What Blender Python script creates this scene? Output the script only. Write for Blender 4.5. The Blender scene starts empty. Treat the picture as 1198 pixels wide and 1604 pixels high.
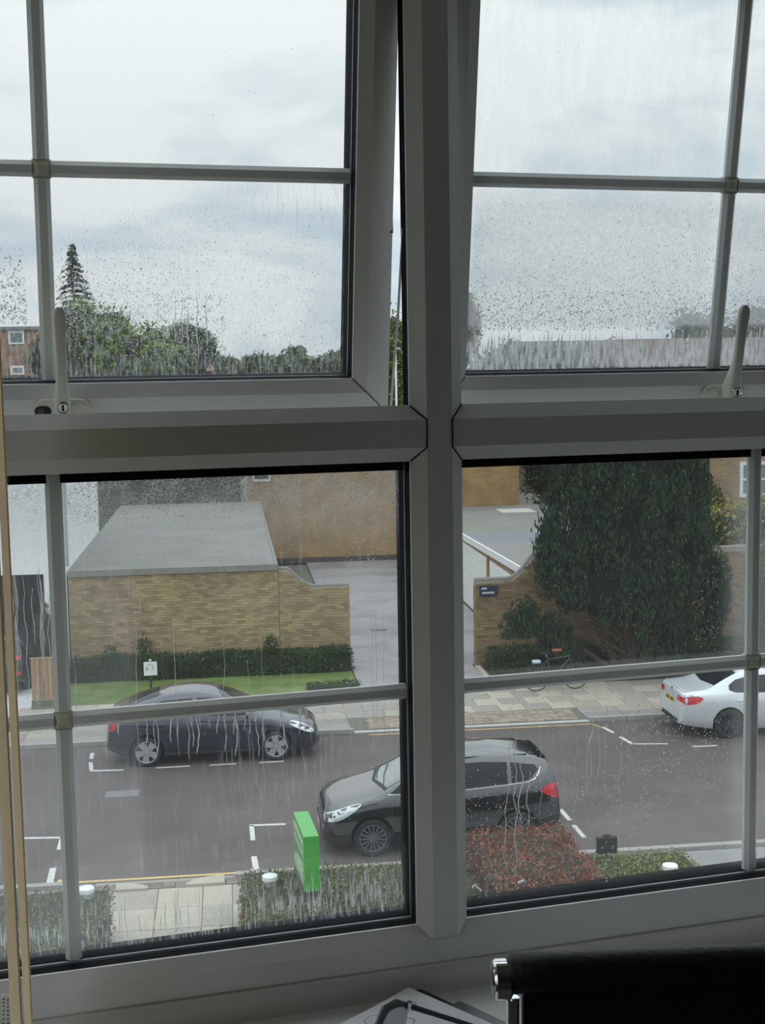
import bpy, bmesh, math, random
from mathutils import Vector, Matrix
from mathutils.bvhtree import BVHTree
PI = math.pi
SC = bpy.context.scene
COL = SC.collection
random.seed(11)

# ------------------------------------------------------------------ camera
CAM_POS = Vector((0.0, -1.5, 1.45))
def _axes(yaw, pitch, roll):
    cy, sy, cp, sp = math.cos(yaw), math.sin(yaw), math.cos(pitch), math.sin(pitch)
    f = Vector((sy*cp, cy*cp, -sp)); r = Vector((cy, -sy, 0)); u = r.cross(f)
    c, s = math.cos(roll), math.sin(roll)
    return r*c + u*s, u*c - r*s, f
CR, CU, CF = _axes(math.radians(15.54), math.radians(6.10), math.radians(-0.975))
cam_d = bpy.data.cameras.new('camera')
cam = bpy.data.objects.new('camera', cam_d); COL.objects.link(cam)
cam.matrix_world = Matrix(((CR.x, CU.x, -CF.x, CAM_POS.x), (CR.y, CU.y, -CF.y, CAM_POS.y),
                           (CR.z, CU.z, -CF.z, CAM_POS.z), (0, 0, 0, 1)))
cam_d.sensor_fit = 'VERTICAL'; cam_d.sensor_height = 36.0
cam_d.lens = 36.0*2050/1604
cam_d.clip_start = 0.02; cam_d.clip_end = 3000
SC.camera = cam

# ------------------------------------------------------------------ node helper
class NT:
    def __init__(s, tree):
        s.t = tree
        for n in list(tree.nodes): tree.nodes.remove(n)
    def n(s, typ, **kw):
        nd = s.t.nodes.new(typ)
        for k, v in kw.items(): setattr(nd, k, v)
        return nd
    def put(s, sock, v):
        if v is None: return
        if isinstance(v, bpy.types.NodeSocket): s.t.links.new(v, sock)
        else:
            if isinstance(v, (tuple, list)) and len(v) == 3 and sock.type == 'RGBA': v = (*v, 1)
            sock.default_value = v
    def m(s, op, a, b=None, c=None, clamp=False):
        nd = s.n('ShaderNodeMath', operation=op, use_clamp=clamp)
        for i, x in enumerate((a, b, c)): s.put(nd.inputs[i], x) if x is not None else None
        return nd.outputs[0]
    def mr(s, v, a, b, c=0.0, d=1.0, smooth=True):
        nd = s.n('ShaderNodeMapRange', clamp=True)
        if smooth: nd.interpolation_type = 'SMOOTHSTEP'
        for i, x in enumerate((v, a, b, c, d)): s.put(nd.inputs[i], x)
        return nd.outputs[0]
    def noise(s, vec, scale, detail=2.0, rough=.5, dist=0.0):
        nd = s.n('ShaderNodeTexNoise'); s.put(nd.inputs['Vector'], vec)
        nd.inputs['Scale'].default_value = scale; nd.inputs['Detail'].default_value = detail
        nd.inputs['Roughness'].default_value = rough; nd.inputs['Distortion'].default_value = dist
        return nd.outputs['Fac']
    def scale(s, vec, sc):
        nd = s.n('ShaderNodeMapping'); s.put(nd.inputs['Vector'], vec); nd.inputs['Scale'].default_value = sc
        return nd.outputs[0]
    def mix(s, f, a, b):
        nd = s.n('ShaderNodeMix', data_type='RGBA'); s.put(nd.inputs[0], f); s.put(nd.inputs[6], a); s.put(nd.inputs[7], b)
        return nd.outputs[2]
    def obj(s): return s.n('ShaderNodeTexCoord').outputs['Object']
    def xyz(s, v):
        nd = s.n('ShaderNodeSeparateXYZ'); s.put(nd.inputs[0], v); return nd.outputs
    def out(s, sh, world=False):
        o = s.n('ShaderNodeOutputWorld' if world else 'ShaderNodeOutputMaterial'); s.t.links.new(sh, o.inputs[0])

# ------------------------------------------------------------------ overcast sky
W = bpy.data.worlds.new('overcast_sky'); SC.world = W; W.use_nodes = True
nt = NT(W.node_tree)
dirv = nt.n('ShaderNodeTexCoord').outputs['Generated']
cl = nt.scale(dirv, (1.0, 1.0, 2.6))
c1 = nt.noise(cl, 5.2, 6, .55, .35); c2 = nt.noise(cl, 1.7, 3, .5, .2)
cc = nt.m('ADD', nt.m('MULTIPLY', c1, .62), nt.m('MULTIPLY', c2, .38))
cf = nt.mr(cc, .42, .57)
skyc = nt.mix(cf, (.440, .522, .590), (.640, .672, .690))
zz = nt.xyz(dirv)[2]
lift = nt.m('ADD', 1.0, nt.m('MULTIPLY', nt.m('POWER', nt.m('MAXIMUM', zz, 0.0), 1.35), 2.0))      # standard overcast sky: zenith three times the horizon
bg = nt.n('ShaderNodeBackground'); nt.put(bg.inputs[0], skyc); nt.put(bg.inputs[1], lift)
nt.out(bg.outputs[0], True)

# ------------------------------------------------------------------ exposure
SC.view_settings.view_transform = 'Standard'; SC.view_settings.look = 'None'
SC.view_settings.gamma = 1.0; SC.view_settings.use_curve_mapping = False
SC.view_settings.exposure = 0.36
SC.cycles.max_bounces = 10; SC.cycles.diffuse_bounces = 6; SC.cycles.glossy_bounces = 4
SC.cycles.transmission_bounces = 8; SC.cycles.transparent_max_bounces = 24
SC.cycles.caustics_reflective = True; SC.cycles.caustics_refractive = False

# ------------------------------------------------------------------ the street's own axes
GZ = -6.7                                   # street level; the room's floor is z = 0
SA = math.radians(-8.84)
SU = Vector((math.cos(SA), math.sin(SA), 0)); SV = Vector((-math.sin(SA), math.cos(SA), 0))
def SW(u, v, z=0): return SU*u + SV*v + Vector((0, 0, GZ + z))
def on_street(o): o.location = (0, 0, GZ); o.rotation_euler = (0, 0, SA)

# ------------------------------------------------------------------ materials
MATS = {}
def mat(name, col, rough=.6, metal=0.0, var=.0, vscale=4.0, bump=0.0, bscale=40.0, coat=0.0, coat_ior=1.5, island=0.0, spec=.5, stretch=None, col2=None, c2scale=1.0, c2lo=.45, c2hi=.6, detail=3):
    if name in MATS: return MATS[name]
    m = bpy.data.materials.new(name); m.use_nodes = True; t = NT(m.node_tree)
    p = t.n('ShaderNodeBsdfPrincipled')
    p.inputs['Roughness'].default_value = rough; p.inputs['Metallic'].default_value = metal
    p.inputs['Specular IOR Level'].default_value = spec
    if coat: p.inputs['Coat Weight'].default_value = coat; p.inputs['Coat Roughness'].default_value = .03; p.inputs['Coat IOR'].default_value = coat_ior
    v = t.obj()
    if stretch: v = t.scale(v, stretch)
    c = tuple(col)
    if col2: c = t.mix(t.mr(t.noise(v, c2scale, 4), c2lo, c2hi), c, tuple(col2))
    if var:
        f = t.mr(t.noise(v, vscale, detail), .3, .7, 1-var, 1+var, smooth=False)
        h = t.n('ShaderNodeHueSaturation'); t.put(h.inputs['Value'], f); t.put(h.inputs['Color'], c); c = h.outputs[0]
    if island:
        r = t.n('ShaderNodeNewGeometry').outputs['Random Per Island']
        h = t.n('ShaderNodeHueSaturation'); t.put(h.inputs['Value'], t.mr(r, 0, 1, 1-island, 1+island, smooth=False))
        t.put(h.inputs['Hue'], t.mr(r, 0, 1, .5-.02*island, .5+.02*island, smooth=False))
        t.put(h.inputs['Color'], c); c = h.outputs[0]
    t.put(p.inputs['Base Color'], c)
    if bump:
        b = t.n('ShaderNodeBump'); b.inputs['Strength'].default_value = bump; b.inputs['Distance'].default_value = .01
        t.put(b.inputs['Height'], t.noise(v, bscale, 3)); t.t.links.new(b.outputs[0], p.inputs['Normal'])
    t.out(p.outputs[0]); MATS[name] = m
    return m

def leaf_mat(name, c1, c2, c3=None, scale=1.2, island=.35, rough=.65, trans=.25):
    if name in MATS: return MATS[name]
    m = bpy.data.materials.new(name); m.use_nodes = True; t = NT(m.node_tree)
    v = t.obj(); c = t.mix(t.mr(t.noise(v, scale, 3), .35, .65), tuple(c1), tuple(c2))
    if c3: c = t.mix(t.mr(t.noise(v, scale*1.9, 2), .55, .68), c, tuple(c3))
    r = t.n('ShaderNodeNewGeometry').outputs['Random Per Island']
    h = t.n('ShaderNodeHueSaturation'); t.put(h.inputs['Value'], t.mr(r, 0, 1, 1-island, 1+island, smooth=False)); t.put(h.inputs['Color'], c)
    p = t.n('ShaderNodeBsdfPrincipled'); p.inputs['Roughness'].default_value = rough; p.inputs['Specular IOR Level'].default_value = .3
    t.put(p.inputs['Base Color'], h.outputs[0])
    tr = t.n('ShaderNodeBsdfTranslucent'); t.put(tr.inputs[0], h.outputs[0])
    mx = t.n('ShaderNodeMixShader'); mx.inputs[0].default_value = trans
    t.t.links.new(p.outputs[0], mx.inputs[1]); t.t.links.new(tr.outputs[0], mx.inputs[2])
    t.out(mx.outputs[0]); MATS[name] = m
    return m

def brick_mat(name, c1, c2, mortar, plane='xz', bw=.225, bh=.075):
    """far brickwork: colour and joints from a brick pattern laid in the wall's own plane"""
    if name in MATS: return MATS[name]
    m = bpy.data.materials.new(name); m.use_nodes = True; t = NT(m.node_tree)
    s = t.xyz(t.obj()); cb = t.n('ShaderNodeCombineXYZ')
    t.put(cb.inputs[0], t.m('ADD', s[0], s[1])); t.put(cb.inputs[1], s[2])
    b = t.n('ShaderNodeTexBrick'); t.put(b.inputs['Vector'], cb.outputs[0])
    t.put(b.inputs['Color1'], c1); t.put(b.inputs['Color2'], c2); t.put(b.inputs['Mortar'], mortar)
    b.inputs['Scale'].default_value = 1; b.inputs['Brick Width'].default_value = bw; b.inputs['Row Height'].default_value = bh
    b.inputs['Mortar Size'].default_value = .006
    f = t.mr(t.noise(cb.outputs[0], 1.3, 4), .3, .7, .78, 1.2, smooth=False)
    h = t.n('ShaderNodeHueSaturation'); t.put(h.inputs['Value'], f); t.put(h.inputs['Color'], b.outputs[0])
    p = t.n('ShaderNodeBsdfPrincipled'); p.inputs['Roughness'].default_value = .9
    t.put(p.inputs['Base Color'], h.outputs[0]); t.out(p.outputs[0]); MATS[name] = m
    return m

M_PVC = mat('white_upvc', (.82, .82, .80), .35, var=.02, vscale=3)
M_BAR = mat('white_bar', (.90, .91, .88), .3)
M_BARX = mat('yellowed_bar_cross', (.78, .77, .62), .4)
M_GASK = mat('black_gasket', (.006, .006, .008), .75, spec=.08)
M_SPACER = mat('aluminium_spacer', (.30, .33, .34), .45, metal=.5)
M_HANDLE = mat('cream_plastic', (.80, .78, .70), .3)
M_CHROME = mat('chrome', (.85, .85, .86), .08, metal=1)
M_STEEL = mat('dark_steel', (.12, .12, .12), .4, metal=.8)
M_BLACK = mat('black_plastic', (.012, .012, .013), .4)
M_WHITEPAINT = mat('white_paint', (.80, .80, .78), .5, var=.03)
M_TYRE = mat('tyre_rubber', (.018, .018, .018), .75)
M_CARGLASS = mat('dark_car_glass', (.010, .012, .014), .04, spec=.35)
M_WELL = mat('wheel_well', (.01, .01, .01), .9)
M_ALLOY = mat('silver_alloy', (.62, .63, .65), .3, metal=.7)
M_REDLAMP = mat('red_lamp', (.60, .02, .04), .1, coat=.6)
M_LENS = mat('clear_lamp_lens', (.70, .74, .76), .08, metal=.35, coat=.8)
M_YPLATE = mat('yellow_plate', (.80, .58, .04), .4)
M_WPLATE = mat('white_plate', (.75, .76, .74), .4)

# ------------------------------------------------------------------ mesh builder
class MB:
    def __init__(s): s.v = []; s.f = []
    def add(s, vs, fs):
        k = len(s.v); s.v += [tuple(p) for p in vs]; s.f += [tuple(i+k for i in f) for f in fs]; return s
    def box(s, x0, x1, y0, y1, z0, z1):
        return s.add([(x0,y0,z0),(x1,y0,z0),(x1,y1,z0),(x0,y1,z0),(x0,y0,z1),(x1,y0,z1),(x1,y1,z1),(x0,y1,z1)],
                     [(0,3,2,1),(4,5,6,7),(0,1,5,4),(1,2,6,5),(2,3,7,6),(3,0,4,7)])
    def prism(s, poly, axis, a, b):
        """poly in the two other axes (cyclic order x,y,z without axis), extruded along axis from a to b"""
        def P(p, t): return {'x': (t, p[0], p[1]), 'y': (p[0], t, p[1]), 'z': (p[0], p[1], t)}[axis]
        n = len(poly); vs = [P(p, a) for p in poly] + [P(p, b) for p in poly]
        fs = [tuple(range(n-1, -1, -1)), tuple(range(n, 2*n))] + [(i, (i+1) % n, n+(i+1) % n, n+i) for i in range(n)]
        return s.add(vs, fs)
    def lathe(s, prof, seg=24, axis='z', c=(0,0,0)):
        """prof: (radius, height) list"""
        vs = []; fs = []; n = len(prof)
        for k in range(seg):
            a = 2*PI*k/seg
            for r, h in prof:
                p = (r*math.cos(a), r*math.sin(a), h)
                if axis == 'y': p = (p[0], p[2], p[1])
                if axis == 'x': p = (p[2], p[0], p[1])
                vs.append((p[0]+c[0], p[1]+c[1], p[2]+c[2]))
        for k in range(seg):
            for i in range(n-1):
                a, b = k*n+i, ((k+1) % seg)*n+i
                fs.append((a, b, b+1, a+1))
        return s.add(vs, fs)
    def tube(s, path, r, seg=8, cap=True):
        path = [Vector(p) for p in path]; vs = []; n = len(path); fs = []
        rr = r if isinstance(r, (list, tuple)) else [r]*n
        prev = None
        for i, p in enumerate(path):
            d = (path[min(i+1, n-1)] - path[max(i-1, 0)])
            if d.length < 1e-9: d = Vector((0,0,1))
            d.normalize()
            if prev is None: prev = d.orthogonal().normalized()
            a = (prev - d*prev.dot(d)); a = a.normalized() if a.length > 1e-6 else d.orthogonal().normalized()
            prev = a; b = d.cross(a)
            for k in range(seg):
                t = 2*PI*k/seg; vs.append(p + (a*math.cos(t) + b*math.sin(t))*rr[i])
        for i in range(n-1):
            for k in range(seg):
                fs.append((i*seg+k, i*seg+(k+1) % seg, (i+1)*seg+(k+1) % seg, (i+1)*seg+k))
        if cap: fs += [tuple(range(seg-1, -1, -1)), tuple((n-1)*seg+k for k in range(seg))]
        return s.add(vs, fs)
    def xf(s, mtx):
        s.v = [tuple(mtx @ Vector(p)) for p in s.v]; return s
    def mesh(s, name, material, smooth=False, bevel=0):
        me = bpy.data.meshes.new(name); me.from_pydata(s.v, [], s.f)
        bm = bmesh.new(); bm.from_mesh(me); bmesh.ops.recalc_face_normals(bm, faces=bm.faces)
        if bevel: bmesh.ops.bevel(bm, geom=[e for e in bm.edges if e.is_manifold and e.calc_face_angle(0) > .5], offset=bevel, segments=2, affect='EDGES', profile=.5)
        bm.to_mesh(me); bm.free()
        if smooth: smooth_mesh(me, smooth if isinstance(smooth, float) else .7)
        if material: me.materials.append(material)
        return me
    def build(s, name, material, parent=None, smooth=False, bevel=0):
        return link(name, s.mesh(name, material, smooth, bevel), parent)
def smooth_mesh(me, ang=.7):
    me.shade_smooth()
    try: me.set_sharp_from_angle(angle=ang)
    except Exception: pass
def link(name, me, parent=None):
    o = bpy.data.objects.new(name, me); COL.objects.link(o)
    if parent: o.parent = parent
    return o
def tag(o, label=None, cat=None, group=None, kind=None):
    if label: o['label'] = label
    if cat: o['category'] = cat
    if group: o['group'] = group
    if kind: o['kind'] = kind
    return o
def thing(name, label, cat, loc=(0,0,0), rz=0.0, group=None, kind=None):
    o = bpy.data.objects.new(name, None); COL.objects.link(o); o.empty_display_size = .1
    o.location = loc; o.rotation_euler = (0, 0, rz)
    return tag(o, label, cat, group, kind)
def raw_mesh(name, vs, fs, material, smooth=False):
    me = bpy.data.meshes.new(name); me.from_pydata(vs, [], fs); me.update()
    if smooth: me.shade_smooth()
    if material: me.materials.append(material)
    return me
def spline(pts, n=6, closed=False):
    """Catmull-Rom through 2D/3D points"""
    out = []; m = len(pts); P = [Vector(p) for p in pts]
    rng = range(m) if closed else range(m-1)
    for i in rng:
        g = (lambda k: P[k % m]) if closed else (lambda k: P[max(0, min(m-1, k))])
        a, b, c, d = g(i-1), g(i), g(i+1), g(i+2)
        for k in range(n):
            t = k/n
            out.append(.5*((2*b) + (c-a)*t + (2*a-5*b+4*c-d)*t*t + (3*b-a-3*c+d)*t**3))
    if not closed: out.append(P[-1])
    return out
# ================================================================== THE ROOM
M_WALL = mat('wall_emulsion', (.37, .355, .32), .8, var=.03, vscale=2, bump=.05)
M_CEIL = mat('ceiling_emulsion', (.30, .30, .29), .85, var=.02)
M_FLOOR = mat('beige_carpet', (.30, .28, .25), .95, var=.2, vscale=60, bump=.3, bscale=300)
M_BOARD = mat('white_gloss_board', (.86, .86, .84), .3, var=.03, vscale=5)
RX0, RX1, RY0, RY1, RZ1 = -.64, 2.10, -4.2, -.2, 2.45
WX0, WX1, WZ0, WZ1 = -.44, 1.42, .655, 2.04         # window opening in the front wall
def struct(name, mb, m, bevel=0, parent=None, label=None):
    o = mb.build(name, m, parent, bevel=bevel)
    if not parent: tag(o, label=label, kind='structure')
    return o
struct('floor', MB().box(RX0, RX1, RY0, RY1, -.15, 0), M_FLOOR)
struct('ceiling', MB().box(RX0, RX1, RY0, RY1, RZ1, RZ1+.15), M_CEIL)
SWY0, SWY1, SWZ0, SWZ1 = -.84, -.25, .70, 2.12          # openings of the added side windows, out of view
for nm, xa, xb in (('wall_left', RX0-.15, RX0), ('wall_right', RX1, RX1+.15)):
    q = MB(); q.box(xa, xb, RY0, SWY0, -.15, RZ1+.15); q.box(xa, xb, SWY1, .1, -.15, RZ1+.15)
    q.box(xa, xb, SWY0, SWY1, -.15, SWZ0); q.box(xa, xb, SWY0, SWY1, SWZ1, RZ1+.15); struct(nm, q, M_WALL)
struct('wall_back', MB().box(RX0-.15, RX1+.15, RY0-.15, RY0, -.15, RZ1+.15), M_WALL)
wf = MB()
wf.box(RX0, WX0, RY1, .1, -.15, RZ1+.15); wf.box(WX1, RX1, RY1, .1, -.15, RZ1+.15)
wf.box(WX0, WX1, RY1, .1, -.15, WZ0); wf.box(WX0, WX1, RY1, .1, WZ1, RZ1+.15)
struct('wall_front', wf, M_WALL)
for nm, b in (('baseboard_front', (RX0, RX1, RY1-.016, RY1, 0, .12)), ('baseboard_left', (RX0, RX0+.016, RY0, RY1-.016, 0, .12)),
              ('baseboard_right', (RX1-.016, RX1, RY0, RY1-.016, 0, .12))):
    struct(nm, MB().box(*b), M_WHITEPAINT, .004)

# ------------------------------------------------------------------ fixed window frame
MX0, MX1 = .4525, .5180                  # mullion sight lines
TZ0, TZ1 = 1.3430, 1.4100                # transom sight lines
LX0, RXE, BZ, HZ = -.379, 1.357, .7650, 1.975
CH, CD = .0170, .015                     # chamfer width and depth
fr = thing('trim_1', 'white plastic window frame with mullion and transom', None, kind='structure')
def bar_profile(a, b):                    # (across, y)
    return [(a, .003), (a, 0), (a+CH, -CD), (b-CH, -CD), (b, 0), (b, .003), (b-.003, .004), (b-.003, .066), (a+.003, .066), (a+.003, .004)]
mp = MB().prism(bar_profile(MX0, MX1), 'z', BZ-.0135, TZ0+.03)
mp.prism([(x, min(y, .026)) for x, y in bar_profile(MX0, MX1)], 'z', TZ0+.03, HZ+.02)      # the opening half is shallower
mp.build('mullion', M_PVC, fr)
def transom(x0, x1): return MB().prism([(y, z) for z, y in bar_profile(TZ0, TZ1)], 'x', x0, x1).build('transom', M_PVC, fr)
transom(LX0-.02, MX0+CH); transom(MX1-CH, RXE+.02)
def edge_profile(e, o, s):                # e sight line, o outer edge
    return [(e, .003), (e, 0), (e+s*CH, -CD), (o, -CD), (o, .066), (e+s*.003, .066), (e+s*.003, .004)]
MB().prism([(y, z) for z, y in edge_profile(BZ, .7200, -1)], 'x', LX0-.06, RXE+.06).build('bottom_rail', M_PVC, fr)
MB().prism([(y, z) for z, y in edge_profile(HZ, 2.038, 1)], 'x', LX0-.06, RXE+.06).build('head_rail', M_PVC, fr)
MB().prism(edge_profile(LX0, WX0, -1), 'z', BZ-.04, HZ+.06).build('jamb', M_PVC, fr)
MB().prism(edge_profile(RXE, WX1, 1), 'z', BZ-.04, HZ+.06).build('jamb', M_PVC, fr)
MB().box(LX0-.06, RXE+.06, -.019, .0, .6795, .7195).build('upstand_strip', mat('aged_strip', (.74, .73, .69), .5, var=.08, vscale=9, stretch=(.3, 1, 8)), fr, bevel=.001)
for xa, xb in ((MX0, MX0+CH), (MX1, MX1-CH)):
    e = .0006
    MB().tube([(xa, -e, TZ1), (xb, -CD-e, TZ1-CH), (xb, -CD-e, TZ0+CH), (xa, -e, TZ0)], .0008, 6).build('joint_seam', M_GASK, fr)
struct('trim_2', MB().box(WX0, WX1, -.262, 0.0, .657, .682), M_BOARD, .004, label='white painted window board under the window')

struct('trim_3', MB().box(WX0-.02, WX1+.02, .066, .20, .655, .70), M_WHITEPAINT, .004, label='outer window sill')

# ------------------------------------------------------------------ glass and condensation
def pane_mat(name, fog=None, refl=1.0):
    m = bpy.data.materials.new(name); m.use_nodes = True; t = NT(m.node_tree)
    tr = t.n('ShaderNodeBsdfTransparent'); tr.inputs[0].default_value = (.985, .990, .985, 1)
    gl = t.n('ShaderNodeBsdfGlossy'); gl.inputs['Roughness'].default_value = .01
    ge = t.n('ShaderNodeNewGeometry'); dt = t.n('ShaderNodeVectorMath', operation='DOT_PRODUCT')
    t.t.links.new(ge.outputs['Normal'], dt.inputs[0]); t.t.links.new(ge.outputs['Incoming'], dt.inputs[1])
    fres = t.m('ADD', .04, t.m('MULTIPLY', t.m('POWER', t.m('SUBTRACT', 1.0, t.m('ABSOLUTE', dt.outputs['Value']), clamp=True), 5.0), .92))
    mx = t.n('ShaderNodeMixShader'); t.put(mx.inputs[0], t.m('MULTIPLY', fres, refl))
    sh = tr.outputs[0]
    if fog:
        o = t.obj(); s = t.xyz(o)
        fac = fog(t, o, s[0], s[2])
        tl = t.n('ShaderNodeBsdfTranslucent'); tl.inputs[0].default_value = (.93, .95, .96, 1)
        df = t.n('ShaderNodeBsdfDiffuse'); df.inputs[0].default_value = (.85, .87, .88, 1)
        fm = t.n('ShaderNodeMixShader'); fm.inputs[0].default_value = .3
        t.t.links.new(tl.outputs[0], fm.inputs[1]); t.t.links.new(df.outputs[0], fm.inputs[2])
        m2 = t.n('ShaderNodeMixShader'); t.put(m2.inputs[0], fac)
        t.t.links.new(sh, m2.inputs[1]); t.t.links.new(fm.outputs[0], m2.inputs[2]); sh = m2.outputs[0]
    t.t.links.new(sh, mx.inputs[1]); t.t.links.new(gl.outputs[0], mx.inputs[2])
    t.out(mx.outputs[0])
    return m
M_PANE = pane_mat('clear_glass')
def water_mat():
    m = bpy.data.materials.new('water'); m.use_nodes = True; t = NT(m.node_tree)
    g = t.n('ShaderNodeBsdfGlass'); g.inputs['IOR'].default_value = 1.33; g.inputs['Roughness'].default_value = 0.0
    tl = t.n('ShaderNodeBsdfTranslucent'); tl.inputs[0].default_value = (.95, .96, .97, 1)      # beads with fine mist in them
    tp = t.n('ShaderNodeBsdfTransparent')
    m1 = t.n('ShaderNodeMixShader'); m1.inputs[0].default_value = .45; t.t.links.new(tl.outputs[0], m1.inputs[1]); t.t.links.new(tp.outputs[0], m1.inputs[2])
    mx = t.n('ShaderNodeMixShader'); mx.inputs[0].default_value = .45
    t.t.links.new(g.outputs[0], mx.inputs[1]); t.t.links.new(m1.outputs[0], mx.inputs[2])
    t.out(mx.outputs[0]); return m
M_WATER = water_mat()

def ring(mb, x0, x1, z0, z1, y0, y1, w):
    mb.box(x0, x1, y0, y1, z0, z0+w); mb.box(x0, x1, y0, y1, z1-w, z1)
    mb.box(x0, x0+w, y0, y1, z0+w, z1-w); mb.box(x1-w, x1, y0, y1, z0+w, z1-w); return mb
def glazing(root, x0, x1, z0, z1, y, barx, barz, fogmat, top_inset=.0):
    """sealed unit: gaskets, spacer, two panes, glazing bars between them; y = room-side glass line"""
    e = .004
    ring(MB(), x0-e, x1+e, z0-e, z1+e, y-.017, y, e).build('gasket', M_GASK, root)
    ring(MB(), x0-e, x1+e, z0-e, z1+e, y+.0045, y+.0075, e+.0006).build('spacer_bar', M_SPACER, root)
    og = ring(MB(), x0-e, x1+e, z0-e, z1+e, y+.0075, y+.044, e)
    if top_inset: og.box(x0, x1, y+.012, y+.0298, z1-top_inset, z1)
    og.build('outer_gasket', M_GASK, root)
    MB().box(x0-e, x1+e, y, y+.004, z0-e, z1+e).build('pane', M_PANE, root)
    MB().box(x0-e, x1+e, y+.030, y+.034, z0-e, z1+e).build('pane', fogmat, root)
    h = .0094; q = .0046; ya, yb, yc = y+.0085, y+.0140, y+.0225
    prof = [(-h, yb), (-q, ya), (q, ya), (h, yb), (h, yc-.003), (q, yc), (-q, yc), (-h, yc-.003)]
    g = .0108
    for a, b in ((z0, barz-g), (barz+g, z1)):
        MB().prism([(barx+p, yy) for p, yy in prof], 'z', a, b).build('glazing_bar', M_BAR, root)
    for a, b in ((x0, barx-g), (barx+g, x1)):
        MB().prism([(yy, barz+p) for p, yy in prof], 'x', a, b).build('glazing_bar', M_BAR, root)
    c = MB(); sq = lambda r, yy: [(barx-r, yy, barz-r), (barx+r, yy, barz-r), (barx+r, yy, barz+r), (barx-r, yy, barz+r)]
    c.add(sq(q, ya-.0006)+sq(g, yb-.0008)+sq(g, yc), [(0, 1, 2, 3)]+[(i, 4+i, 4+(i+1) % 4, (i+1) % 4) for i in range(4)]+[(4+i, 8+i, 8+(i+1) % 4, 4+(i+1) % 4) for i in range(4)]+[(11, 10, 9, 8)])
    c.build('bar_cross', M_BARX, root)

def drop_mesh(drops, y):
    """drops: (x, z, rx, rz, h) beads of water lying on the pane at y, bulging into the cavity (-y)"""
    vs, fs = [], []; S = 7
    for (x, z, rx, rz, h) in drops:
        k = len(vs)
        for q, (f, d) in enumerate(((1.0, 0.0), (.72, .62))):
            for i in range(S):
                a = 2*PI*i/S; sag = 1.12 if math.sin(a) < 0 else .92
                vs.append((x+rx*f*math.cos(a), y-h*d, z+rz*f*math.sin(a)*sag))
        vs.append((x, y-h, z-rz*.08))
        for i in range(S):
            j = (i+1) % S
            fs.append((k+i, k+j, k+S+j, k+S+i)); fs.append((k+S+i, k+S+j, k+2*S))
        fs.append(tuple(k+i for i in reversed(range(S))))
    return vs, fs
def run_mesh(runs, y):
    """runs: (list of (x, z), half width) flattened trails of water"""
    vs, fs = [], []
    for pts, w in runs:
        k = len(vs); n = len(pts)
        for i, (x, z) in enumerate(pts):
            ww = w*(.55+.45*math.sin(PI*min(1, (i+.5)/n*1.0)))
            vs += [(x-ww, y, z), (x-ww*.4, y-ww*.55, z), (x+ww*.4, y-ww*.55, z), (x+ww, y, z)]
        for i in range(n-1):
            a = k+4*i; b = a+4
            for q in range(3): fs.append((a+q, a+q+1, b+q+1, b+q))
            fs.append((a+3, a, b, b+3))
        fs.append((k, k+3, k+2, k+1)); a = k+4*(n-1); fs.append((a, a+1, a+2, a+3))
    return vs, fs
def water(root, drops, runs, y):
    v1, f1 = drop_mesh(drops, y); v2, f2 = run_mesh(runs, y); k = len(v1)
    me = raw_mesh('condensation', v1+v2, f1+[tuple(i+k for i in f) for f in f2], M_WATER, True)
    o = link('condensation', me, root); o['kind'] = 'stuff'; o['label'] = 'beads and runs of water inside the glazing'
    return o
def wig(x, z0, z1, w, amp=.0016):
    n = max(4, int(abs(z1-z0)/.004)); pts = []; p = 0
    for i in range(n+1):
        p += random.uniform(-1, 1)*amp*.35; p *= .96
        pts.append((x+p+amp*math.sin(i*.45+x*900)*.5, z0+(z1-z0)*i/n))
    return pts, w

# --- fogging patterns, in the pane's own x (along) and z (up) --------------
def streaks(t, o, xs, zs, seed=0.0):
    return t.noise(t.scale(o, (xs, 1, zs)), 1.0, 4, .65, .3)
def fog_ul(t, o, x, z):          # sash: z runs from -.54 (bottom) to -.045
    low = t.mr(z, -.30, -.50, 0, 1)
    tex = t.mr(streaks(t, o, 260, 60), .42, .66)
    st = t.mr(streaks(t, o, 420, 28), .50, .72)
    right = t.mr(x, .16, .34)
    band = t.m('MULTIPLY', t.mr(z, -.40, -.34, 0, 1), t.mr(z, -.27, -.32, 0, 1))
    a = t.m('MULTIPLY', t.m('MULTIPLY', low, tex), .14)
    b = t.m('MULTIPLY', t.m('MULTIPLY', t.m('MULTIPLY', band, right), st), .42)
    c = t.m('MULTIPLY', t.m('MULTIPLY', t.mr(z, -.505, -.535), st), .30)
    return t.m('ADD', t.m('ADD', t.m('ADD', a, b), c), .018, clamp=True)
def fog_ur(t, o, x, z):
    edge = t.mr(x, .575, .590)                                       # clear strip beside the mullion
    lowh = t.mr(z, -.28, -.34); tex = t.mr(streaks(t, o, 330, 160), .35, .65)
    st = t.mr(streaks(t, o, 330, 34), .42, .62)
    body = t.m('MULTIPLY', t.m('MULTIPLY', lowh, edge), t.m('ADD', t.m('MULTIPLY', tex, .24), .16))
    lo2 = t.m('MULTIPLY', t.mr(z, -.475, -.490), t.mr(z, -.525, -.500, .55, 0.0))
    bot = t.m('MULTIPLY', t.mr(z, -.488, -.530), t.m('MULTIPLY', st, .58))
    thin = t.m('MULTIPLY', t.mr(z, -.478, -.488, 1, .12), body)
    top = t.m('MULTIPLY', t.mr(streaks(t, o, 60, 14), .3, .7), .07)
    return t.m('ADD', t.m('ADD', t.m('ADD', thin, bot), top), .03, clamp=True)
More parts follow.
